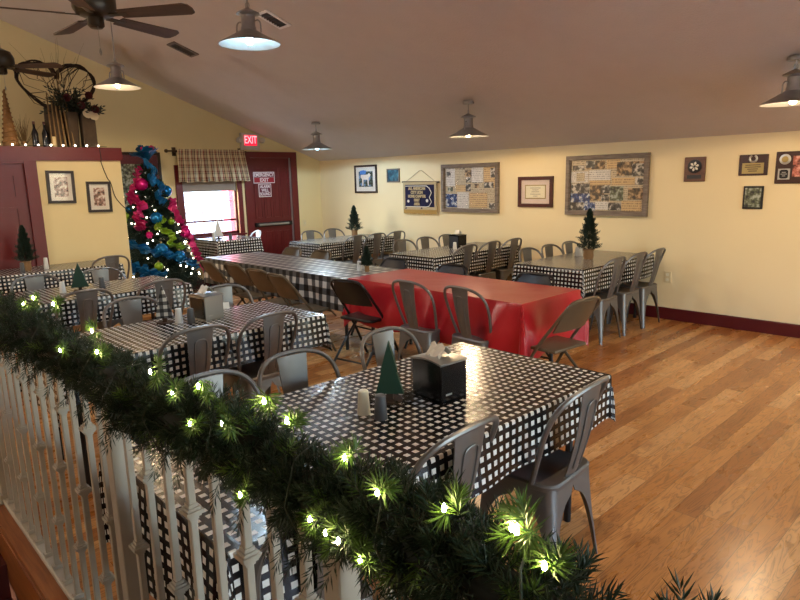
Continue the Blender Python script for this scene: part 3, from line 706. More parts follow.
def globe(label, x, y, z, power):  # unseen globes, added to brighten the ceiling and walls
    t = thing('fill_globe_lamp', label, 'pendant lamp', (x, y, z), 0, 'unseen globe lamps added for fill light')
    obj('stem', tube(B(), [(0, 0, .13), (0, 0, ceil_z(y) - z - .004)], .008, 8), 'lampmetal', t, True)
    obj('fitter', lathe(B(), [(.05, .10), (.05, .12), (.02, .14)], 16), 'lampmetal', t, True)
    obj('globe', ball(B(), (0, 0, 0), .11, 3), emit_mat('opal globe', (1.0, .86, .70), power / 60), t, True)
    ld = bpy.data.lights.new('fill_globe_light', 'POINT'); ld.energy = power; ld.shadow_soft_size = .12; ld.color = (1.0, .88, .74)
    lo = bpy.data.objects.new('fill_globe_light', ld); COL.objects.link(lo); lo.parent = t; lo.location = (0, 0, -.25)
globe('unseen opal globe lamp added for fill light behind the viewer, nearer the closet', -7.0, -1.9, 2.55, 95)
globe('unseen opal globe lamp added for fill light over the landing behind the viewer', -1.0, -2.9, 2.3, 22)

def ceiling_fan(label, loc, rz, spokes=5):
    t = thing('ceiling_fan', label, 'ceiling fan', loc, rz)
    top = ceil_z(loc[1]) - loc[2]
    obj('downrod', tube(B(), [(0, 0, .15), (0, 0, top)], .013, 10), 'fan_motor', t, True)
    obj('motor_housing', lathe(B(), [(.03, .2), (.10, .17), (.13, .11), (.13, .05), (.11, .015), (.07, 0)], 28), 'fan_motor', t, True)
    obj('switch_cup', lathe(B(), [(.048, 0), (.05, -.05), (.035, -.065), (.01, -.068)], 20), 'fan_motor', t, True)
    for k in range(spokes):
        a = 2 * pi * k / spokes
        bl = obj('blade', prism(B(), [(.17, -.05), (.62, -.068), (.65, -.05), (.66, 0), (.65, .05), (.62, .068), (.17, .05)], 'z', -.004, .004), 'fan_blade', t, False, (0, 0, .012), (radians(11), 0, 0))
        bl.rotation_euler = Matrix.Rotation(a, 3, 'Z').to_euler() if False else (Matrix.Rotation(a, 3, 'Z') @ Matrix.Rotation(radians(-12), 3, 'X')).to_euler()
        bm = B(); box(bm, .09, .22, -.018, .018, -.006, .002); ar = obj('blade_arm', bm, 'fan_motor', t, False, (0, 0, .012)); ar.rotation_euler = bl.rotation_euler
    bm = B(); tube(bm, [(.03, -.03, -.06), (.03, -.03, -.19)], .0015, 5); lathe(bm, [(.002, -.19), (.007, -.205), (.009, -.22), (.003, -.235)], 8, (.03, -.03, 0)); obj('pull_chain', bm, 'brass_knob', t)
ceiling_fan('brown ceiling fan at the top left corner, nearest the camera', (-4.36, 1.55, 2.715), radians(37))
ceiling_fan('far ceiling fan cut off by the left edge beyond the near fan', (-8.1, 1.84, 2.95), radians(44))
def ceiling_vent(label, x, y, w, l, fm):
    t = thing('ceiling_vent', label, 'vent', (x, y, ceil_z(y))); t.rotation_euler = (-math.atan(SL), 0, 0)
    obj('frame', ring_z(B(), w, l), fm, t)
    obj('backing', box(B(), -w / 2, w / 2, -l / 2, l / 2, -.004, 0), 'vent_dark', t)
    bm = B()
    for k in range(9): y0 = -l / 2 + .03 + (l - .06) * k / 8; box(bm, -w / 2 + .03, w / 2 - .03, y0 - .003, y0 + .008, -.012, -.005)
    obj('louvre', bm, 'vent_dark', t)
def ring_z(bm, w, l, f=.03):
    box(bm, -w / 2, w / 2, -l / 2, -l / 2 + f, -.014, 0); box(bm, -w / 2, w / 2, l / 2 - f, l / 2, -.014, 0)
    box(bm, -w / 2, -w / 2 + f, -l / 2 + f, l / 2 - f, -.014, 0); box(bm, w / 2 - f, w / 2, -l / 2 + f, l / 2 - f, -.014, 0); return bm
ceiling_vent('white framed ceiling vent beside the cool blue pendant', -5.56, 3.67, .20, .30, 'vent_white')
ceiling_vent('small grey ceiling vent left of the cool blue pendant', -7.47, 3.63, .2, .32, 'vent_grey')

# ------------------------------------------------------------------ chairs
def tolix_meshes(mat):
    ms = {}
    def keep(k, bm, smooth=True, m=mat):
        o = obj(k, bm, m, None, smooth); ms[k] = o.data; bpy.data.objects.remove(o)
    # seat pan: rounded square, dished
    def rsq(h, r, n=5):
        out = []
        for (cx, cy, a0) in ((h - r, h - r, 0), (-h + r, h - r, 90), (-h + r, -h + r, 180), (h - r, -h + r, 270)):
            for k in range(n + 1):
                a = radians(a0 + 90 * k / n); out.append((cx + r * cos(a), cy + r * sin(a)))
        return out
    bm = B(); rings = []
    for (h, r, z) in ((.172, .06, .418), (.178, .06, .422), (.18, .06, .44), (.174, .058, .449), (.16, .05, .449), (.145, .045, .443), (.07, .03, .440)):
        rings.append([bm.verts.new((x, y, z)) for x, y in rsq(h, r)])
    for a, b in zip(rings, rings[1:]):
        n = len(a)
        for k in range(n): bm.faces.new((a[k], a[(k + 1) % n], b[(k + 1) % n], b[k]))
    bm.faces.new(rings[-1]); bm.faces.new(rings[0][::-1]); keep('seat', bm)
    # legs: two flanges meeting at a rounded corner, cut by arches
    def leg(sx, sy):
        bm = B(); rows = []
        for i in range(15):
            z = .43 * (1 - i / 14)
            S = .172 + .035 * (1 - z / .43) ** 1.2
            if z > .37: w = S
            else:
                a = max(S - .024 - .026 * (z / .37), .01) * sqrt(max(1 - (z / .37) ** 4, 0)); w = S - a
            r = min(.035, w * .8); row = []
            for k in range(5): row.append((S - w + (w - r) * k / 4, S, z))
            for k in range(1, 5):
                a = radians(90 - 90 * k / 5); row.append((S - r + r * cos(a), S - r + r * sin(a), z))
            for k in range(5): row.append((S, S - r - (w - r) * k / 4, z))
            rows.append([(sx * x, sy * y, zz) for x, y, zz in row])
        grid_mesh(bm, rows); solid(bm, .004); return bm
    for i, (sx, sy) in enumerate(((1, 1), (-1, 1), (1, -1), (-1, -1))): keep('leg%d' % i, leg(sx, sy))
    # back hoop
    pts = [(-.176, -.08, .445), (-.2, -.12, .57), (-.214, -.158, .69), (-.203, -.195, .775), (-.158, -.23, .828), (-.085, -.252, .852), (0, -.258, .857)]
    pts += [(-x, y, z) for x, y, z in pts[-2::-1]]
    keep('back_hoop', tube(B(), spline(pts, 5), .0115, 8))
    # splat with pressed outline
    bm = B(); rows = []
    for i in range(9):
        v = i / 8; w = .052 + .03 * v; z = .445 + .4 * v; y = -.172 - .082 * v - .012 * sin(pi * v)
        rows.append([(w * u, y + .010 * u * u, z) for u in (-1, -.5, 0, .5, 1)])
    grid_mesh(bm, rows); solid(bm, .005)
    def on(v, u): return (( .052 + .03 * v) * u, -.172 - .082 * v - .012 * sin(pi * v) + .010 * u * u - .002, .445 + .4 * v)
    tube(bm, spline([on(.1, -.5), on(.45, -.52), on(.76, -.5), on(.84, -.3), on(.84, .3), on(.76, .5), on(.45, .52), on(.1, .5)], 4), .0035, 6)
    keep('splat', bm)
    bm = B(); box(bm, -.014, .014, -.003, .003, 0, .01)
    return ms
TM = {'gun': tolix_meshes('gun'), 'pale': tolix_meshes('pale')}
G_TOLIX = 'arched back metal cafe chairs'
def tolix(label, x, y, face, finish='gun', group=G_TOLIX, dr=0, scale=1):
    """face: heading of the sitter in degrees from +Y, counter-clockwise"""
    t = thing('metal_chair', label, 'chair', (x, y, 0), radians(face + dr), group, scale)
    ms = TM[finish]
    for k in ('seat', 'back_hoop', 'splat'): obj(k, ms[k], None, t)
    for i in range(4): obj('leg', ms['leg%d' % i], None, t)
    return t
HI, LO = 90, -90
tolix('gunmetal chair at the right end of the near checked table, seat in full view', -1.425, 2.15, HI, dr=4)
tolix('gunmetal chair half behind the garland on the aisle side of the near table', -1.50, 1.50, HI, dr=2)
tolix('chair hidden behind railing and garland at the near table, nearest the stairs', -1.45, .92, HI)
tolix('silver chair facing us across the near table, left of the wooden tree', -2.215, 1.60, LO, dr=-3)
tolix('silver chair facing us behind the green wooden tree on the near table', -2.22, 2.22, LO, dr=3)
tolix('chair mostly hidden by the garland at the near table\'s left side', -2.20, 1.16, LO)
tolix('grey chair back in front of the black napkin dispenser on the second table', -3.565, 1.57, HI)
tolix('grey chair back at the right corner of the second table', -3.565, 2.06, HI, dr=2)
tolix('chair behind the second table, its arch right of the napkin dispenser', -4.32, 2.38, LO)
tolix('chair facing us behind the plaid wooden tree', -4.36, 1.66, LO)
tolix('grey chair back left in front of the third table with green wooden tree', -5.50, 1.57, HI)
tolix('grey chair back at the right end of the third table by the Christmas tree', -5.50, 2.20, HI)
tolix('pale lit chair at left edge facing us between third and fourth tables', -6.33, 1.52, LO)
tolix('chair facing us in front of the Christmas tree, behind the third table', -6.33, 2.11, LO)
tolix('dark chair back beside the closet wall, left of the Christmas tree', -7.87, 2.60, HI)
for l, y in (('first', 5.98), ('second', 6.38), ('third', 6.80)):
    tolix({'first': 'chair back in front of the potted tree on the far corner table', 'second': 'chair back below the goat picture at the far corner table', 'third': 'chair back nearest the long wall at the far corner table'}[l], -7.40, y, HI)
tolix('pale chair facing us behind the far corner table, nearest the exit door', -8.29, 6.10, LO)
tolix('pale chair facing us behind the far corner table, left of its potted tree', -8.29, 6.56, LO)
for l, y in (('front', 5.84), ('middle', 6.29), ('wall', 6.74)):
    tolix({'front': 'chair facing us at the front left of the middle wall table', 'middle': 'chair facing us behind the middle wall table, left of the napkin dispenser', 'wall': 'chair facing us next to the long wall, behind the navy napkin dispenser'}[l], -5.83, y, LO)
for l, y in (('front', 5.86), ('middle', 6.33), ('wall', 6.80)):
    tolix({'front': 'foremost chair back on the right side of the middle wall table', 'middle': 'middle chair back on the right side of the middle wall table', 'wall': 'chair back nearest the wall, below the framed certificate'}[l], -5.15, y, HI)
for l, y in (('front', 5.92), ('middle', 6.36), ('wall', 6.80)):
    tolix({'front': 'chair facing us at the front left of the right wall table', 'middle': 'chair facing us behind the right wall table, second from front', 'wall': 'chair facing us behind the right wall table, closest to the wall'}[l], -3.86, y, LO)
for l, y in (('front', 5.76), ('middle', 6.24), ('wall', 6.68)):
    tolix({'front': 'foremost of three chairs in a row on the right aisle', 'middle': 'middle of three chairs in a row on the right aisle', 'wall': 'chair of the right aisle row nearest the wall outlet'}[l], -3.16, y, HI)
tolix('bronze looking chair at the red table, left of the two', -3.56, 3.70, 0, dr=2)
tolix('bronze looking chair at the red table, right of the two', -3.02, 3.75, 0, dr=-3)
tolix('white metal chair by the exit door behind the window table', -8.78, 4.98, 180, 'pale', None, scale=1.07, dr=-14)

def folding_meshes(frame, pan):
    ms = {}
    def keep(k, bm, m):
        o = obj(k, bm, m, None, True); ms[k] = o.data; bpy.data.objects.remove(o)
    side = lambda s: [(s * .215, .22, .0), (s * .212, .0, .40), (s * .205, -.16, .62), (s * .195, -.25, .74)]
    pts = side(-1) + [(-.16, -.278, .79), (-.08, -.287, .805), (.08, -.287, .805), (.16, -.278, .79)] + side(1)[::-1]
    keep('front_frame', tube(B(), spline(pts, 4), .0125, 8), frame)
    bm = B()
    for s in (-1, 1): tube(bm, [(s * .19, -.30, 0), (s * .188, -.1, .22), (s * .185, .1, .41)], .011, 8)
    tube(bm, [(-.19, -.255, .06), (.19, -.255, .06)], .009, 8); tube(bm, [(-.212, .175, .1), (.212, .175, .1)], .009, 8)
    keep('rear_frame', bm, frame)
    bm = B(); rows = []
    for i in range(7):
        v = i / 6; w = .19 - .06 * max(0, v - .55) ** 1.5 * 3
        y = -.15 - .133 * v; z = .565 + .23 * v
        rows.append([(w * u, y - .03 * (1 - u * u), z) for u in (-1, -.66, -.33, 0, .33, .66, 1)])
    grid_mesh(bm, rows); solid(bm, .012); keep('backrest', bm, pan)
    bm = B(); prism(bm, [(-.19, -.17), (-.2, .1), (-.17, .2), (.17, .2), (.2, .1), (.19, -.17)], 'z', .415, .44); bevel(bm, .008, 2); keep('seat', bm, pan)
    return ms
FM = {'brown': folding_meshes('brown_metal', 'brown_metal'), 'black': folding_meshes('blk', 'blk'), 'navy': folding_meshes('blk', 'navy')}
def folding(label, x, y, face, finish, group='folding chairs around the long tables', dr=0, scale=1):
    t = thing('folding_chair', label, 'folding chair', (x, y, 0), radians(face + dr), group, scale)
    for k, m in FM[finish].items(): obj(k, m, None, t)
folding('brown folding chair nearest the Christmas tree on the buffalo check table\'s near side', -6.55, 3.53, 0, 'brown', dr=-4)
folding('brown folding chair second from the Christmas tree, near side of the long table', -6.12, 3.60, 0, 'brown')
folding('brown folding chair third from the Christmas tree, near side of the long table', -5.52, 3.53, 0, 'brown', dr=3)
folding('brown folding chair fourth along the buffalo check table\'s near side', -5.02, 3.46, 0, 'brown', dr=-3)
folding('black folding chair with dark seat where buffalo check and red tables meet', -4.28, 3.66, 0, 'black', dr=8)
folding('brown folding chair top behind the buffalo check table, nearer the exit door', -6.93, 4.40, 180, 'brown')
folding('brown folding chair top behind the buffalo check table, right one', -6.30, 4.40, 180, 'brown')
folding('dark chair top behind the red table, left one by the small tree', -4.96, 4.40, 180, 'navy')
folding('dark chair top behind the red table, middle one', -4.12, 4.40, 180, 'navy')
folding('dark navy chair top behind the red table\'s right end', -3.14, 4.40, 180, 'navy')
folding('open brown folding chair at the right end of the red table', -2.49, 3.93, 90, 'brown', None, dr=-4, scale=1.0)

# ------------------------------------------------------------------ tables and cloths
def table(label, x0, x1, y0, y1, z=.74, group='dining tables under cloths'):
    cx, cy = (x0 + x1) / 2, (y0 + y1) / 2
    t = thing('dining_table', label, 'table', (cx, cy, 0), 0, group)
    hx, hy = (x1 - x0) / 2 - .012, (y1 - y0) / 2 - .012
    obj('tabletop', bevel(box(B(), -hx, hx, -hy, hy, z - .03, z), .006, 1), 'board', t)
    for sx in (-1, 1):
        for sy in (-1, 1):
            obj('leg', tube(B(), [(sx * (hx - .12), sy * (hy - .10), 0), (sx * (hx - .12), sy * (hy - .10), z - .03)], .018, 8), 'blk', t, True)
    obj('apron', ring(B(), 0, 1, 0, 1, .1, 0, 1), 'board', t) if False else None
    return t
def cloth_mesh(x0, x1, y0, y1, z, drop, pitch=.041, wave=.010, seed=0, flare=.014, step=.05, tip=.2, cf=.02):
    """a rectangular sheet laid over the table, skirts falling on all four sides; drop = (x-,x+,y-,y+)"""
    rnd = random.Random(seed); bm = B(); uvl = bm.loops.layers.uv.new('UVMap')
    W, Ln = x1 - x0, y1 - y0; dxm, dxp, dym, dyp = drop
    def axis(L, d0, d1):
        a = []
        n0 = max(3, int(d0 / .035)); n1 = max(3, int(d1 / .035))
        for i in range(n0): a.append(-d0 + (d0 - .012) * i / (n0 - 1))
        n = max(4, int(L / step)); a += [-.004, .006] + [L * i / n for i in range(1, n)] + [L - .006, L + .004]
        for i in range(n1): a.append(L + .012 + (d1 - .012) * i / (n1 - 1))
        return a
    U = axis(W, dxm, dxp); Vv = axis(Ln, dym, dyp)
    ph = [rnd.uniform(0, 6) for _ in range(8)]
    def pos(u, v):
        eu = -u if u < 0 else (u - W if u > W else 0); ev = -v if v < 0 else (v - Ln if v > Ln else 0)
        su = -1 if u < 0 else 1; sv = -1 if v < 0 else 1
        bx = min(max(u, 0), W); by = min(max(v, 0), Ln)
        s = by if eu > ev else bx
        d = max(eu, ev)
        if eu > 0 and ev > 0: d = max(eu, ev) + tip * .41 * min(eu, ev); 
        k = min(1, max(eu, ev) / .25)
        along = (by * 1.0 + ph[0 if su < 0 else 1]) if eu >= ev else (bx + ph[2 if sv < 0 else 3])
        wv = wave * k * (sin(along * 9.5) + .6 * sin(along * 17 + 1.3))
        off = min(d, .006) + flare * k + wv * (1 if eu * ev == 0 else .3) if d > 0 else 0
        if eu > 0 and ev > 0:
            a = atan2(ev, eu); h = off + cf * min(1, min(eu, ev) / .15)
            x = bx + su * h * cos(a); y = by + sv * h * sin(a)
        else:
            x = bx + (su * off if eu > 0 else 0); y = by + (sv * off if ev > 0 else 0)
        zz = z - max(0, d - .004) + (.0012 * sin(u * 13 + ph[4]) * sin(v * 11 + ph[5]) if d == 0 else 0)
        return (x0 + x, y0 + y, zz)
    vs = [[bm.verts.new(pos(u, v)) for v in Vv] for u in U]
    for i in range(len(U) - 1):
        for j in range(len(Vv) - 1):
            f = bm.faces.new((vs[i][j], vs[i + 1][j], vs[i + 1][j + 1], vs[i][j + 1]))
            for l, (a, b) in zip(f.loops, ((U[i], Vv[j]), (U[i + 1], Vv[j]), (U[i + 1], Vv[j + 1]), (U[i], Vv[j + 1]))): l[uvl].uv = (a + 10.004, b + 10.004)
    solid(bm, -.002)
    return bm
def cloth(label, cat, x0, x1, y0, y1, z, drop, mat, group=None, **kw):
    bm = cloth_mesh(x0, x1, y0, y1, z, drop, **kw)
    c = Vector(((x0 + x1) / 2, (y0 + y1) / 2, 0)); bmesh.ops.translate(bm, verts=bm.verts[:], vec=-c)
    o = obj('tablecloth', bm, mat, None, True, c); tag(o, label, cat, group); return o
TZ = .745
GC = 'black and white checked tablecloths'
TABS = [
    ('near', -2.25, -1.345, .66, 2.615, (.22, .21, .36, .22), 'table under the check cloth nearest the garland railing', 'checked cloth on the large near table beside the garland', .9),
    ('second', -4.235, -3.46, .85, 2.56, (.22, .21, .3, .26), 'table under the check cloth with plaid wooden tree', 'checked cloth on the second table, under the plaid wooden tree', 1),
    ('third', -6.38, -5.57, .80, 2.58, (.22, .22, .3, .22), 'table under the check cloth in front of the Christmas tree', 'checked cloth under the green wooden tree, third table back', 1),
    ('fourth', -8.38, -7.72, .75, 2.74, (.02, .22, .2, .2), 'table pushed against the closet wall at far left', 'checked cloth on the table against the closet wall', 1),
    ('corner', -8.29, -7.52, 5.54, 7.04, (.25, .25, .30, .02), 'table in the far corner right of the exit door', 'checked cloth on the far corner table with the potted tree', 1),
    ('middle', -5.76, -5.01, 5.33, 7.04, (.25, .25, .32, .02), 'table at the wall below the left display case', 'checked cloth on the wall table with the navy napkin dispenser', 1),
    ('right', -3.95, -3.145, 5.49, 7.04, (.25, .25, .34, .02), 'table at the wall below the large display case', 'checked cloth on the right wall table with burlap potted tree', 1)]
for i, (n, x0, x1, y0, y1, dr, l1, l2, tipk) in enumerate(TABS):
    table(l1, x0, x1, y0, y1)
    cloth(l2, 'tablecloth', x0, x1, y0, y1, TZ, dr, 'check', GC, seed=i)
table('small high table in front of the window', -9.02, -8.33, 4.33, 5.03, .84)
cloth('checked cloth on the small table in front of the window', 'tablecloth', -9.02, -8.33, 4.33, 5.03, .845, (.2, .3, .3, .25), 'check', GC, seed=20)
table('long table under the buffalo check cloth', -7.42, -4.62, 3.67, 4.44)
cloth('large buffalo check cloth on the long table behind folding chairs', 'tablecloth', -7.42, -4.60, 3.67, 4.44, TZ, (.3, .05, .32, .2), 'buffalo', None, seed=30, wave=.016)
table('long table under the red plastic cover', -4.55, -2.63, 3.73, 4.46)
cloth('shiny red plastic cover on the table in the middle of the room', 'tablecloth', -4.575, -2.60, 3.70, 4.48, TZ + .006, (.26, .42, .42, .24), 'redcloth', None, seed=31, wave=.03, flare=.02, step=.04, tip=.8, cf=.05)

# ------------------------------------------------------------------ things on the tables
CT = TZ + .002
def shaker(label, x, y, mat, z=CT, h=.10, group='salt and pepper shakers'):
    t = thing('salt_shaker' if mat != 'pepper' else 'pepper_shaker', label, 'shaker', (x, y, z), 0, group)
    obj('body', lathe(B(), [(.026, 0), (.027, .004), (.0215, h * .8), (.0205, h * .86)], 18), mat, t, True)
    obj('cap', lathe(B(), [(.021, h * .86), (.0205, h * .96), (.016, h), (.004, h + .001)], 18), mat, t, True)
shaker('ivory salt shaker on the near table', -1.815, 1.515, 'salt'); shaker('grey pepper shaker on the near table beside the wooden tree', -1.725, 1.525, 'pepper')
shaker('white salt shaker beside the plaid wooden tree', -4.01, 1.755, 'white_pl'); shaker('grey pepper shaker between plaid tree and napkin dispenser', -3.945, 1.81, 'pepper')
shaker('white salt shaker left of the green tree on the third table', -6.01, 1.60, 'white_pl'); shaker('grey pepper shaker right of the green tree on the third table', -6.0, 1.93, 'pepper')
shaker('white salt shaker on the table by the closet wall', -7.98, 1.985, 'white_pl', h=.13); shaker('grey pepper shaker on the closet table, left of its potted tree', -7.88, 1.72, 'pepper', h=.11)
shaker('white salt shaker beside the little tree on the buffalo check table', -4.90, 4.10, 'white_pl')
shaker('white salt shaker in front of the navy dispenser', -5.40, 6.16, 'white_pl', h=.09)
shaker('white shaker on the window table, left of the white tree', -8.66, 4.44, 'white_pl', .847, .11); shaker('grey shaker on the window table, right of the white tree', -8.60, 4.68, 'pepper', .847, .08)
def wood_tree(label, x, y, rz, h, mat, z=CT, group='wooden tree cut-outs', w=None):
    t = thing('wooden_tree', label, 'table decoration', (x, y, z), rz, group); w = w or h * .25
    zs = .035
    poly = [(-w, zs), (-w * .93, zs + .01), (-w * .52, zs + h * .42), (-w * .62, zs + h * .42), (0, zs + h), (w * .62, zs + h * .42), (w * .52, zs + h * .42), (w * .93, zs + .01), (w, zs)]
    bm = prism(B(), poly, 'y', -.016, .016)
    uvl = bm.loops.layers.uv.new('UVMap')
    for f in bm.faces:
        for l in f.loops: l[uvl].uv = (l.vert.co.x + 5, l.vert.co.z + 5)
    obj('board', bm, mat, t)
    obj('trunk', box(B(), -.014, .014, -.012, .012, .008, zs), 'bark', t)
    bm = B(); lathe(bm, [(.055, 0), (.055, .008)], 18); obj('base', bm, 'bark', t)
    return t
t = wood_tree('dark green wooden tree beside the shakers on the near table', -1.85, 1.69, radians(40), .225, 'green_paint', w=.06)
sp = []
for k in range(70):
    a = random.random() * 6.28; r = .05 + .035 * random.random(); sp.append(((cos(a) * r, sin(a) * r, .008 + .012 * random.random()), (cos(a), sin(a), .5 * random.random()), .02, 0))
obj('greenery_ring', sprig_mesh('greenery_ring', sp, ['moss'], 10, .018, .0012), None, t)['kind'] = 'stuff'
wood_tree('buffalo plaid wooden tree on the second table', -4.085, 1.69, radians(60), .22, 'plaid_tree', w=.062)
wood_tree('green wooden tree on the third table', -5.99, 1.74, radians(70), .22, 'green_paint', w=.075)
wood_tree('white tree ornament on the window table in front of the glass', -8.72, 4.55, radians(60), .26, 'white_pl', .847, w=.075)
def dispenser(label, x, y, rz, body='blk_plastic', side='blk_plastic', top='steel', h=.165, group='napkin dispensers'):
    t = thing('napkin_dispenser', label, 'napkin dispenser', (x, y, CT), rz, group)
    a, b = .09, .072
    bm = B(); box(bm, -a, a, -b, -b + .006, .0, h); box(bm, -a, -a + .006, -b + .006, b, 0, h); box(bm, a - .006, a, -b + .006, b, 0, h); box(bm, -a, a, b - .006, b, 0, h); box(bm, -a, a, -b, b, 0, .006)
    obj('housing', bm, side, t)
    obj('window', box(B(), -a + .012, a - .012, -b - .003, -b, .012, h - .012), body, t)
    bm = B(); rows = [[(-a - .004 + (2 * a + .008) * i / 12, yy, h + .012 * sin(pi * (i / 12) * 1.0) * (1 if yy < 0 else .5) + .004) for i in range(13)] for yy in (-b - .008, -b * .3, b * .3, b + .006)]
    grid_mesh(bm, rows); solid(bm, .008); obj('lid', bm, top, t, True)
    bm = B()
    rows = [[(-.045 + .09 * i / 6, yy * .05 + .006 * sin(i * 1.7), h + .012 + zz + .008 * sin(i * 2.1 + yy * 3)) for i in range(7)] for yy, zz in ((-.8, .006), (-.3, .032), (0, .05), (.35, .03), (.8, .008))]
    grid_mesh(bm, rows); solid(bm, .0015); obj('napkin', bm, 'napkin', t)
    bm = B(); box(bm, a, a + .0012, -.05, -.015, .03, .037); obj('brand_mark', bm, 'silver', t)
    return t
dispenser('black napkin dispenser with steel lid on the near table', -1.742, 1.88, radians(-3))
dispenser('napkin dispenser with pale steel sides on the second table', -4.0, 1.955, radians(8), 'blk_plastic', 'steel', 'steel')
dispenser('navy and black napkin dispenser on the middle wall table', -5.47, 6.30, radians(-4), 'navy', 'blk_plastic', 'blk_plastic', .17)
def card(label, x, y, rz, w=.07, h=.09, z=CT):
    t = thing('table_card', label, 'card', (x, y, z), rz, 'folded table cards')
    bm = prism(B(), [(-.025, 0), (-.022, 0), (0, h - .004), (.022, 0), (.025, 0), (.001, h), (-.001, h)], 'x', -w / 2, w / 2); obj('leaf', bm, 'napkin', t)
card('white card right of the napkin dispenser on the second table', -4.22, 2.215, radians(70), .05, .045)
card('white card beside the burlap potted tree', -3.74, 6.42, radians(60), .08, .11)
def mini_tree(label, x, y, h, r, pot='burlap', z=CT, n=420, group='small potted Christmas trees', ph=.11):
    t = thing('potted_tree', label, 'artificial tree', (x, y, z), random.random() * 6, group)
    ph = min(ph, h * .25)
    obj('pot', lathe(B(), [(r * .34, 0), (r * .42, ph * .3), (r * .38, ph * .75), (r * .48, ph)], 14), pot, t, True)
    obj('trunk', tube(B(), [(0, 0, ph * .8), (0, 0, h * .9)], .006, 6), 'bark', t)
    sp = []
    for k in range(n):
        v = (k + .5) / n; zz = ph + (h - ph) * v; rr = r * (1 - v) ** .85 * (.75 + .5 * random.random()) * (1 + .25 * sin(v * 38)); a = k * 2.4 + random.random()
        sp.append(((cos(a) * rr * .25, sin(a) * rr * .25, zz), (cos(a), sin(a), .25 + .7 * v), rr * .62 + .008, 0))
    f = obj('foliage', sprig_mesh('foliage', sp, ['fir'], 16, .022, .0034, 1.1), None, t); f['kind'] = 'stuff'
mini_tree('small potted tree against the dark red closet door', -8.02, 1.80, .50, .11)
mini_tree('tiny green tree where the buffalo check and red cloths meet', -4.78, 4.10, .25, .06, n=140)
mini_tree('slim potted tree on the far corner table', -8.0, 6.62, .50, .125)
mini_tree('potted tree in burlap on the right wall table below the large display case', -3.52, 6.25, .54, .135)

# ------------------------------------------------------------------ Christmas tree
TX, TY, TH, TR = -8.86, 3.63, 2.04, .60
t = thing('christmas_tree', 'tall decorated Christmas tree between closet wall and window', 'Christmas tree', (TX, TY, 0))
obj('stand', lathe(B(), [(.2, 0), (.2, .02), (.05, .05), (.04, .12)], 16), 'bark', t, True)
obj('trunk', tube(B(), [(0, 0, .1), (0, 0, 1.95)], [.03, .01], 8), 'bark', t)
def cone_r(z): return TR * max(.04, (1 - (z - .18) / (TH - .18))) ** .82
sp = []
for k in range(2300):
    z = .2 + (TH - .2) * (1 - sqrt(1 - random.random() * .995)); a = random.random() * 2 * pi; rr = cone_r(z) * (.8 + .3 * random.random()); r0 = rr * .45
    ex, ey = TX + cos(a) * (rr + .05), TY + sin(a) * (rr + .05)
    if ex < XL + .02 or (ey < 3.14 and ex < -8.38): continue
    sp.append(((cos(a) * r0, sin(a) * r0, z + .03), (cos(a), sin(a), -.12 + .5 * (z / TH) ** 3), rr * .58, 0))
f = obj('foliage', sprig_mesh('foliage', sp, ['fir'], 20, .055, .0052, 1.1), None, t); f['kind'] = 'stuff'
def tree_pt(pxdir, z, out=1.02):
    """point on the tree surface; pxdir = sideways offset in metres seen from the front (+ to the right)"""
    f = Vector((8.93, -3.66, 0)).normalized(); s = Vector((f.y, -f.x, 0)) * -1
    r = cone_r(z) * out; sx = max(-r, min(r, pxdir)); d = sqrt(max(r * r - sx * sx, 0))
    return Vector((TX, TY, z)) + s * sx + f * d
def ornament(label, off, z, r, mat):
    p = tree_pt(off, z, 1.1)
    t = thing('tree_ornament', label, 'ornament', (p.x, p.y, p.z), 0, 'ball ornaments on the Christmas tree')
    obj('ball', ball(B(), (0, 0, 0), r, 3), mat, t, True); obj('cap', lathe(B(), [(.014, r * .97), (.014, r + .015), (.004, r + .02)], 10), 'gold', t)
ornament('small teal ball near the top of the tree, under the bow', .06, 1.76, .05, 'blue_orn')
ornament('small pink ball low on the tree, left of the lime ribbon', -.06, 1.0, .05, 'pink_orn')
ornament('lime green ball at the foot of the tree front', .02, .58, .06, 'green_orn')
ornament('small blue ball on the left flank, above the lime green one', -.30, 1.34, .05, 'blue_orn')
ornament('small lime ball right of the low central blue ball', .24, 1.16, .045, 'green_orn')
ornament('large blue ball on the tree\'s right side, highest of the blue', .26, 1.58, .085, 'blue_orn')
ornament('large blue ball low at the centre of the tree', .05, 1.22, .088, 'blue_orn')
ornament('large pink ball high on the tree\'s left front', -.10, 1.68, .09, 'pink_orn')
ornament('large pink ball at the tree\'s lower right', .42, .98, .085, 'pink_orn')
ornament('blue ball near the lower left edge of the tree', -.44, .95, .085, 'blue_orn')
ornament('blue ball low in the middle of the tree front', .08, .80, .09, 'blue_orn')
ornament('blue ball at the tree\'s lower right front', .30, .68, .09, 'blue_orn')
ornament('lime green ball at the tree\'s left edge', -.36, 1.2, .06, 'green_orn')
ornament('small pink ball right of centre, above the lower blue balls', .30, 1.36, .05, 'pink_orn')
def ribbon(label, pts, w, mat):
    P = spline([tree_pt(a, z, o) for a, z, o in pts], 8)
    bm = B(); rows = []
    for i, p in enumerate(P):
        tn = (P[min(i + 1, len(P) - 1)] - P[max(i - 1, 0)]).normalized(); o = Vector((p.x - TX, p.y - TY, .15)).normalized(); c = tn.cross(o).normalized()
        ww = w * (.85 + .4 * sin(i * 1.1)); row = []
        for q in range(7):
            u = q / 6 - .5; row.append(p + c * ww * u * 2 + o * (.045 * cos(u * 3) + .03 * sin(i * 1.7 + q * 1.9) +   .05 * random.random()))
        rows.append(row)
    grid_mesh(bm, rows); solid(bm, .002)
    o = obj('mesh_ribbon', bm, mat, None, False); tag(o, label, 'ribbon', 'mesh ribbons wound over the Christmas tree')
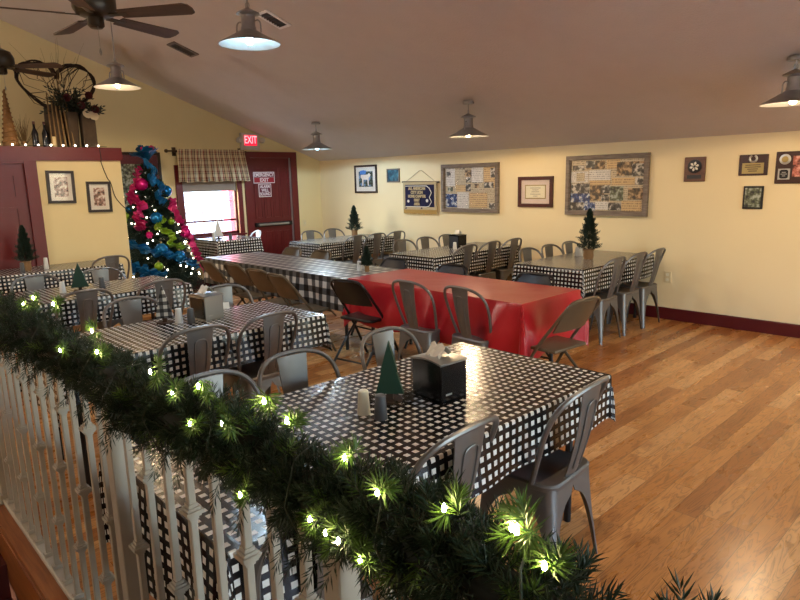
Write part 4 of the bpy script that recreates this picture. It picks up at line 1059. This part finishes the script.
ribbon('blue mesh ribbon across the top right of the tree', [(-.02, 1.93, 1.1), (.07, 1.82, 1.05), (.02, 1.72, 1.05), (.14, 1.62, 1.02), (.08, 1.5, 1.02), (.16, 1.4, 1.02)], .045, 'blue_mesh')
ribbon('pink mesh ribbon down the left front of the tree', [(-.12, 1.84, 1.1), (-.13, 1.68, 1.1), (-.22, 1.5, 1.05), (-.12, 1.38, 1.05), (-.18, 1.2, 1.05), (-.1, 1.06, 1.03)], .075, 'pink_mesh')
ribbon('pink mesh ribbon on the right edge trailing to the floor', [(.30, 1.42, 1.05), (.26, 1.3, 1.05), (.46, 1.0, 1.05), (.56, .72, 1.08), (.58, .5, 1.1), (.66, .3, 1.2)], .06, 'pink_mesh')
ribbon('blue mesh ribbon across the lower half of the tree', [(-.40, .95, 1.05), (-.25, .86, 1.05), (-.05, .78, 1.06), (.15, .72, 1.06), (.35, .62, 1.05), (.5, .5, 1.05)], .06, 'blue_mesh')
ribbon('lime mesh ribbon zigzagging below the centre of the tree', [(.12, 1.2, 1.04), (.06, 1.08, 1.05), (.22, .98, 1.05), (.18, .86, 1.05), (.34, .8, 1.04)], .045, 'green_mesh')
ribbon('lime mesh ribbon on the tree\'s left flank', [(-.40, 1.26, 1.08), (-.34, 1.14, 1.06), (-.40, 1.04, 1.05)], .06, 'green_mesh')
ribbon('blue mesh ribbon low at the tree\'s left foot', [(-.36, .62, 1.05), (-.25, .56, 1.05), (-.1, .5, 1.05), (.1, .45, 1.05)], .08, 'blue_mesh')
t = thing('tree_topper', 'blue mesh bow with pink flowers on top of the Christmas tree', 'tree topper', (TX, TY, TH - .02))
bm = B()
for k in range(16):
    a = k * 2.4; e = .3 + 1.0 * random.random(); d = Vector((cos(a) * cos(e), sin(a) * cos(e), sin(e) * .8)); s = d.cross(Vector((0, 0, 1))).normalized()
    grid_mesh(bm, [[d * (.21 * v) * (1 + .2 * random.random()) + s * (.03 + .05 * v) * u + Vector((0, 0, .02 * sin(3 * v + u))) for u in (-1, -.4, .3, 1)] for v in (0, .35, .7, 1)])
solid(bm, .002); obj('bow', bm, 'blue_mesh', t)
for p in ((.03, -.05, .14), (.07, .05, .15)): obj('flower', ball(B(), p, .045, 1), 'pink_mesh', t)
t = thing('light_string', 'white fairy lights wound round the Christmas tree', 'string lights', (TX, TY, 0))
P = []
for k in range(260):
    v = k / 259; z = .28 + 1.62 * v; a = v * 2 * pi * 9; P.append((cos(a) * cone_r(z) * .98, sin(a) * cone_r(z) * .98, z))
obj('wire', tube(B(), P, .003, 4), 'wire', t)
bulb_me = None
for k in range(99):
    z = .3 + 1.6 * (1 - sqrt(1 - random.random() * .99)); a = random.random() * 2 * pi; r = cone_r(z) * 1.04
    if bulb_me is None:
        b0 = obj('bulb', ball(B(), (0, 0, 0), .011, 1), 'fairy2', t); bulb_me = b0.data
    else: b0 = obj('bulb', bulb_me, None, t)
    b0.location = (cos(a) * r, sin(a) * r, z)

# ------------------------------------------------------------------ on top of the closet
def twigs(n, spread, L, r0, base=(0, 0, 0), up=1.0, curl=.3, seg=5):
    bm = B()
    for k in range(n):
        a = random.random() * 2 * pi; s = spread * random.random(); d = Vector((cos(a) * s * .5, sin(a) * s, up)).normalized(); p = Vector(base); pts = [p.copy()]; l = L * (.6 + .5 * random.random())
        for q in range(seg):
            d = (d + Vector((random.uniform(-1, 1), random.uniform(-1, 1), random.uniform(-.5, .6))) * curl).normalized(); p = p + d * l / seg; pts.append(p.copy())
        tube(bm, pts, [r0 * (1 - .8 * q / seg) for q in range(seg + 1)], 5)
    return bm
BZ = CZ
t = thing('heart_wreath', 'heart shaped grapevine wreath with bare twigs on the closet top', 'wreath', (-8.62, 2.5, BZ))
hp = []
for k in range(60):
    a = 2 * pi * k / 60; hx_ = 16 * sin(a) ** 3; hy_ = 13 * cos(a) - 5 * cos(2 * a) - 2 * cos(3 * a) - cos(4 * a); hp.append((0.1, hx_ * .027, .70 + hy_ * .0235))
bm = B()
for s in range(5):
    o = [random.uniform(0, 6) for _ in range(3)]
    tube(bm, [(x + .018 * sin(i * .8 + o[0]), y + .016 * sin(i * .55 + o[1]), z + .016 * cos(i * .7 + o[2])) for i, (x, y, z) in enumerate(hp)], .009, 5, closed=True)
h = obj('vine_hoop', bm, 'twig', t)
bm = B()
for k in range(48):
    i = random.randrange(60); p = Vector(hp[i]); q = Vector((.1, random.uniform(-.12, .12), random.uniform(.3, .7))); d = (q - p) * random.uniform(.4, .9); n = Vector((random.uniform(-.1, .1), random.uniform(-.08, .08), random.uniform(-.08, .08)))
    tube(bm, [p, p + d * .5 + n, p + d], [.005, .004, .002], 4)
obj('twigs', bm, 'twig', t)['kind'] = 'stuff'
bm = twigs(16, .9, .75, .004, (.05, .02, .55), 1.0, .22); obj('dry_grass', bm, 'twig_l', t)['kind'] = 'stuff'
t = thing('floral_arrangement', 'dark dried flower arrangement in front of the heart wreath', 'flower arrangement', (-8.52, 2.60, BZ))
obj('vase', lathe(B(), [(.07, 0), (.075, .1), (.085, .3), (.09, .42)], 14), 'basket', t, True)
sp = [((random.uniform(-.05, .05), random.uniform(-.08, .08), .40 + random.random() * .1), (random.uniform(-.6, .7), random.uniform(-1.2, 1.2), random.uniform(-.1, 1.1)), .14 + .18 * random.random(), 0) for _ in range(70)]
obj('leaves', sprig_mesh('leaves', sp, ['leaf_d'], 9, .08, .011, .9), None, t)['kind'] = 'stuff'
for (y, z) in ((.10, .5), (.26, .46), (-.05, .58), (.20, .62)):
    bm = B()
    for k in range(12):
        a = k * 2.4; d = Vector((.7, cos(a) * .9, sin(a) * .9)); s = d.cross(Vector((1, 0, 0))).normalized()
        rr = .05; grid_mesh(bm, [[d * rr * v + s * .02 * u * (1.2 - abs(v - .5)) + Vector((.02 * v, 0, 0)) for u in (-1, 0, 1)] for v in (0, .5, 1)])
    solid(bm, .003); obj('bloom', bm, 'flower_r', t, False, (.08, y, z))
for (y, z) in ((.17, .40), (.24, .38)):
    obj('bloom', lathe(B(), [(.01, -.02), (.05, 0), (.06, .015), (.02, .01)], 10), 'flower_w', t, False, (.1, y, z), (0, radians(70), 0))
t = thing('branch_vase', 'tall bark covered vase with pale birch sticks on the closet top', 'vase', (-8.56, 2.42, BZ))
obj('body', lathe(B(), [(.10, 0), (.105, .15), (.10, .4), (.09, .5)], 12), 'basket', t, True)
bm = B()
for k in range(6): tube(bm, [(.11, -.08 + .05 * k, 0), (.1, -.07 + .04 * k, .55 + .1 * random.random())], .008, 6)
obj('sticks', bm, 'twig_l', t)
t = thing('bark_vase', 'square grey bark vase right of the birch sticks', 'vase', (-8.52, 2.79, BZ))
obj('body', bevel(box(B(), -.07, .07, -.08, .08, 0, .42), .015, 2), 'basket', t)
sp = [((0, random.uniform(-.05, .05), .40), (random.uniform(-.2, .6), random.uniform(-.8, 1), random.uniform(.1, 1)), .12 + .1 * random.random(), 0) for _ in range(26)]
obj('leaves', sprig_mesh('leaves', sp, ['leaf_d'], 9, .07, .011, .9), None, t)['kind'] = 'stuff'
for i, (y, l) in enumerate(((2.18, 'dark slim bottle on the closet top, left one'), (2.29, 'dark slim bottle on the closet top, right one'))):
    t = thing('wine_bottle', l, 'bottle', (-8.5, y, BZ), 0, 'dark bottles on the closet top')
    obj('body', lathe(B(), [(.034, 0), (.036, .01), (.036, .16), (.013, .22), (.013, .29)], 14), 'bottle', t, True); obj('cap', lathe(B(), [(.015, .26), (.015, .295), (.01, .297)], 10), 'maroon_wood', t, True)
t = thing('dried_grass_bundle', 'pale dried grass bundle on the closet top by the bottles', 'dried grass', (-8.6, 2.08, BZ))
obj('stalks', twigs(40, .6, .36, .004, (0, 0, 0), 1, .12), 'twig_l', t)['kind'] = 'stuff'
obj('band', lathe(B(), [(.03, .03), (.035, .05), (.03, .07)], 10), 'burlap', t)
t = thing('twine_tree', 'tall amber twine cone tree at the left edge of the closet top', 'decorative tree', (-8.55, 1.93, BZ))
P = [(cos(k * .55) * .088 * (1 - k / 150), sin(k * .55) * .088 * (1 - k / 150), .02 + .62 * k / 140) for k in range(141)]
obj('wrapped_cone', lathe(B(), [(.085, 0), (.045, .32), (.008, .64)], 16), 'amber', t, True); obj('twine', tube(B(), P, .010, 6), 'amber', t, True)
t = thing('pillar_candle', 'short ivory candle on the closet top below the wreath', 'candle', (-8.47, 2.37, BZ)); obj('wax', lathe(B(), [(.03, 0), (.03, .12), (.024, .124), (.02, .118)], 14), 'candle', t, True); obj('wick', tube(B(), [(0, 0, .115), (0, 0, .135)], .002, 5), 'blk', t)
t = thing('light_string', 'fairy lights along the front edge of the closet top', 'string lights', (-8.43, 2.3, BZ + .008))
obj('wire', tube(B(), [(.01 * sin(k), -.55 + k * .055, .004) for k in range(23)], .003, 5), 'wire', t)
for k in range(9): obj('bulb', bulb_me, None, t, loc=(.0, -.52 + .135 * k, .012))
t = thing('extension_cord', 'thin dark cord running down the closet wall to the tree', 'cord', (CX, 0, 0))
obj('cable', tube(B(), spline([(.035, 2.86, CZ), (.036, 2.865, 2.0), (.008, 2.87, 1.96), (.008, 2.92, 1.78), (.01, 2.96, 1.7), (.012, 3.0, 1.52), (.02, 3.12, 1.36), (.02, 3.2, 1.3)], 6), .005, 6), 'gun_dark', t)

# ------------------------------------------------------------------ railing, garland
RY = .595
t = thing('stair_railing', 'white painted metal railing along the stairwell under the garland', 'railing', (0, RY, 0))
RT = 1.07
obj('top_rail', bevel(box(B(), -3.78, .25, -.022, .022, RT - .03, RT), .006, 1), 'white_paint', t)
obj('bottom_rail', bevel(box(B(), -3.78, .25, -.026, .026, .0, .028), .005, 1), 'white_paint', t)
def knuckle(bm, z):
    for (h, a, b) in ((.012, -.021, -.012), (.017, -.012, -.005), (.0225, -.005, .005), (.017, .005, .012), (.012, .012, .021)): box(bm, -h, h, -h, h, z + a, z + b)
proto = {}
for kind, ks in (('two', (.872, .315)), ('mid', (.597,))):
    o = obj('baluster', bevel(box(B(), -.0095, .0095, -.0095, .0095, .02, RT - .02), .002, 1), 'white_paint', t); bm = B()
    bm.free()
    for z in ks:
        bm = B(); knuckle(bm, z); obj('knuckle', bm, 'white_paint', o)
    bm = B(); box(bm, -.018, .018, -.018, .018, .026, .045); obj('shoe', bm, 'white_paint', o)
    proto[kind] = o
XT = [-3.52, -3.25, -2.975, -2.70, -2.427, -2.15, -1.655, -1.389, -1.123, -.90, -.56, -.29, -.02]
XM = [-3.66, -3.39, -3.12, -2.846, -2.565, -2.295, -2.02, -1.79, -1.52, -1.256, -1.01, -.67, -.42, -.16, .11]
for kind, xs in (('two', XT), ('mid', XM)):
    for i, x in enumerate(xs):
        o = proto[kind] if i == 0 else clone(proto[kind], t); o.location = (x, 0, 0)
for x in (-3.76, -1.895, -.79, .24): 
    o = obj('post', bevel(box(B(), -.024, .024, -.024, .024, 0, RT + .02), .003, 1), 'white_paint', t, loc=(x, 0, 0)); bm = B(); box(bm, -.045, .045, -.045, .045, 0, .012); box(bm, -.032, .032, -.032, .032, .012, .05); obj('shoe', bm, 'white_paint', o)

# bulbs: (x, dy, z) read on the stair side of the garland
BULBS = [(-2.212, 0.501, 1.321), (-2.01, 0.505, 1.327), (-1.677, 0.502, 1.299), (-1.667, 0.505, 1.245), (-1.222, 0.506, 1.24), (-1.083, 0.499, 1.288), (-1.133, 0.498, 1.199), (-1.017, 0.508, 1.228), (-0.851, 0.501, 1.315), (-0.787, 0.501, 1.299), (-0.657, 0.51, 1.276), (-0.582, 0.504, 1.252), (-0.75, 0.508, 1.143), (-0.674, 0.504, 1.141), (-0.708, 0.506, 1.139), (-0.458, 0.5, 1.28), (-0.365, 0.506, 1.291), (-0.36, 0.508, 1.288), (-0.322, 0.504, 1.266), (-2.381, 0.507, 1.28), (-0.627, 0.506, 1.131), (-1.311, 0.499, 1.268), (-0.968, 0.507, 1.104), (-2.003, 0.505, 1.188)]
gar = thing('pine_garland', 'thick green pine garland with lights draped along the railing', 'garland', (0, RY, 0))
def gz(x):
    z = 1.115 + .016 * sin(x * 4.1 + .6) + .010 * sin(x * 9.3)
    z -= .025 * min(1, max(0, (-2.4 - x) / .5)); z += .075 * math.exp(-((x + .215) / .035) ** 2); z += .045 * min(1, max(0, (x + .85) / .2)) * (1 if x < -.31 else 0)
    z -= .08 * math.exp(-((x + .285) / .022) ** 2)
    return z
def gy(x): return -.012 + .02 * sin(x * 5.3)
xs = [-3.8 + 4.05 * k / 80 for k in range(81)]
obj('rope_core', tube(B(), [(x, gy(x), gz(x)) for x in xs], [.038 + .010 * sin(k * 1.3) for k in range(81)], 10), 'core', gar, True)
sp = []
x = -3.8
while x < .27:
    dens = 1 / 760 if x > -1.6 else 1 / 460
    x += dens * random.uniform(.4, 1.6)
    a = random.random() * 2 * pi; r0 = .018 + .04 * random.random()
    out = Vector((random.uniform(-.9, .9), cos(a), sin(a))).normalized()
    if sin(a) < -.5 and random.random() < .25: out = Vector((random.uniform(-.5, .5), cos(a) * .6, -1)).normalized()
    sl = random.uniform(.018, .05) * (1.35 if random.random() < .1 else 1)
    sp.append(((x, gy(x) + cos(a) * r0, gz(x) + sin(a) * r0), out, sl * (1 + .8 * min(1, max(0, (-2.2 - x) / .7))), 0 if random.random() < .93 else 1))
for k in range(40):   # loose tufts hanging on the side towards the stairs
    x = random.uniform(-3.4, -.4); sp.append(((x, gy(x) - .05, gz(x) - .04), (random.uniform(-.6, .6), -.6, -1), .075, 0))
for (bx, by, bz) in BULBS:   # paler tips around every bulb, its glow put into their colour
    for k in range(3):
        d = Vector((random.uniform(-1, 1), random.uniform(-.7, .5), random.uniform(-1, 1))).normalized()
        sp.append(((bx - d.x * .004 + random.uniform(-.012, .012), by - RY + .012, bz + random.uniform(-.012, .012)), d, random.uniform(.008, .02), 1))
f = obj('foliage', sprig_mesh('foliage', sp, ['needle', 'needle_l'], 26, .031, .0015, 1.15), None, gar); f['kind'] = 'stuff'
ls = thing('light_string', 'warm fairy lights woven through the railing garland', 'string lights', (0, RY, 0))
obj('wire', tube(B(), [(xx, gy(xx) + .085 * cos(k * .9), gz(xx) + .085 * sin(k * .9)) for k, xx in enumerate([-3.75 + 4.0 * q / 110 for q in range(111)])], .0018, 5), 'wire', ls)
fb = None
for (bx, by, bz) in BULBS:
    if fb is None: fb0 = obj('bulb', lathe(B(), [(.001, -.005), (.0026, -.003), (.003, 0), (.002, .004), (.0008, .006)], 8), 'fairy', ls); fb = fb0.data
    else: fb0 = obj('bulb', fb, None, ls)
    fb0.location = (bx, by - RY, bz)

# ------------------------------------------------------------------ light
w = bpy.data.worlds.new('sky'); scn.world = w; w.use_nodes = True; nt = w.node_tree
bg = nt.nodes['Background']; sky = nt.nodes.new('ShaderNodeTexSky'); sky.sky_type = 'NISHITA'; sky.sun_disc = False
sky.sun_elevation = radians(38); sky.sun_rotation = radians(200); sky.air_density = 1.2; sky.dust_density = 1.5
nt.links.new(sky.outputs[0], bg.inputs[0]); bg.inputs[1].default_value = 2.1
def portal(x, y0, y1, z0, z1, d):
    ld = bpy.data.lights.new('daylight_portal', 'AREA'); ld.shape = 'RECTANGLE'; ld.size = y1 - y0; ld.size_y = z1 - z0; ld.cycles.is_portal = True
    o = bpy.data.objects.new('daylight_portal', ld); COL.objects.link(o); o.location = (x, (y0 + y1) / 2, (z0 + z1) / 2); o.rotation_euler = (radians(90), 0, radians(90 * d))
portal(XL - .2, WY0, WY1, WZ0, WZ1, -1)
for a, b in RW: portal(XR + .2, a, b, .45, 2.2, 1)

# ------------------------------------------------------------------ camera
F, YAW, PITCH, ROLL, H = 623.38, .8096949, .1910842, -.0245205, 1.66265
f = Vector((-sin(YAW) * cos(PITCH), cos(YAW) * cos(PITCH), -sin(PITCH))); r0 = Vector((cos(YAW), sin(YAW), 0)); u0 = r0.cross(f)
r = r0 * cos(ROLL) + u0 * sin(ROLL); u = -r0 * sin(ROLL) + u0 * cos(ROLL)
cd = bpy.data.cameras.new('camera'); cam = bpy.data.objects.new('camera', cd); COL.objects.link(cam)
cd.sensor_width = 36; cd.lens = F * 36 / 800; cd.clip_start = .02; cd.clip_end = 100
cam.matrix_world = Matrix((( r.x, u.x, -f.x, 0), (r.y, u.y, -f.y, 0), (r.z, u.z, -f.z, H), (0, 0, 0, 1)))
scn.camera = cam
vs_ = scn.view_settings; vs_.view_transform = 'Standard'; vs_.look = 'None'; vs_.exposure = 0.66; vs_.gamma = 1; vs_.use_curve_mapping = False
scn.cycles.use_denoising = True
scn.cycles.max_bounces = 8; scn.cycles.transparent_max_bounces = 12
scn.cycles.sample_clamp_indirect = 6
scn.cycles.caustics_reflective = False; scn.cycles.caustics_refractive = False
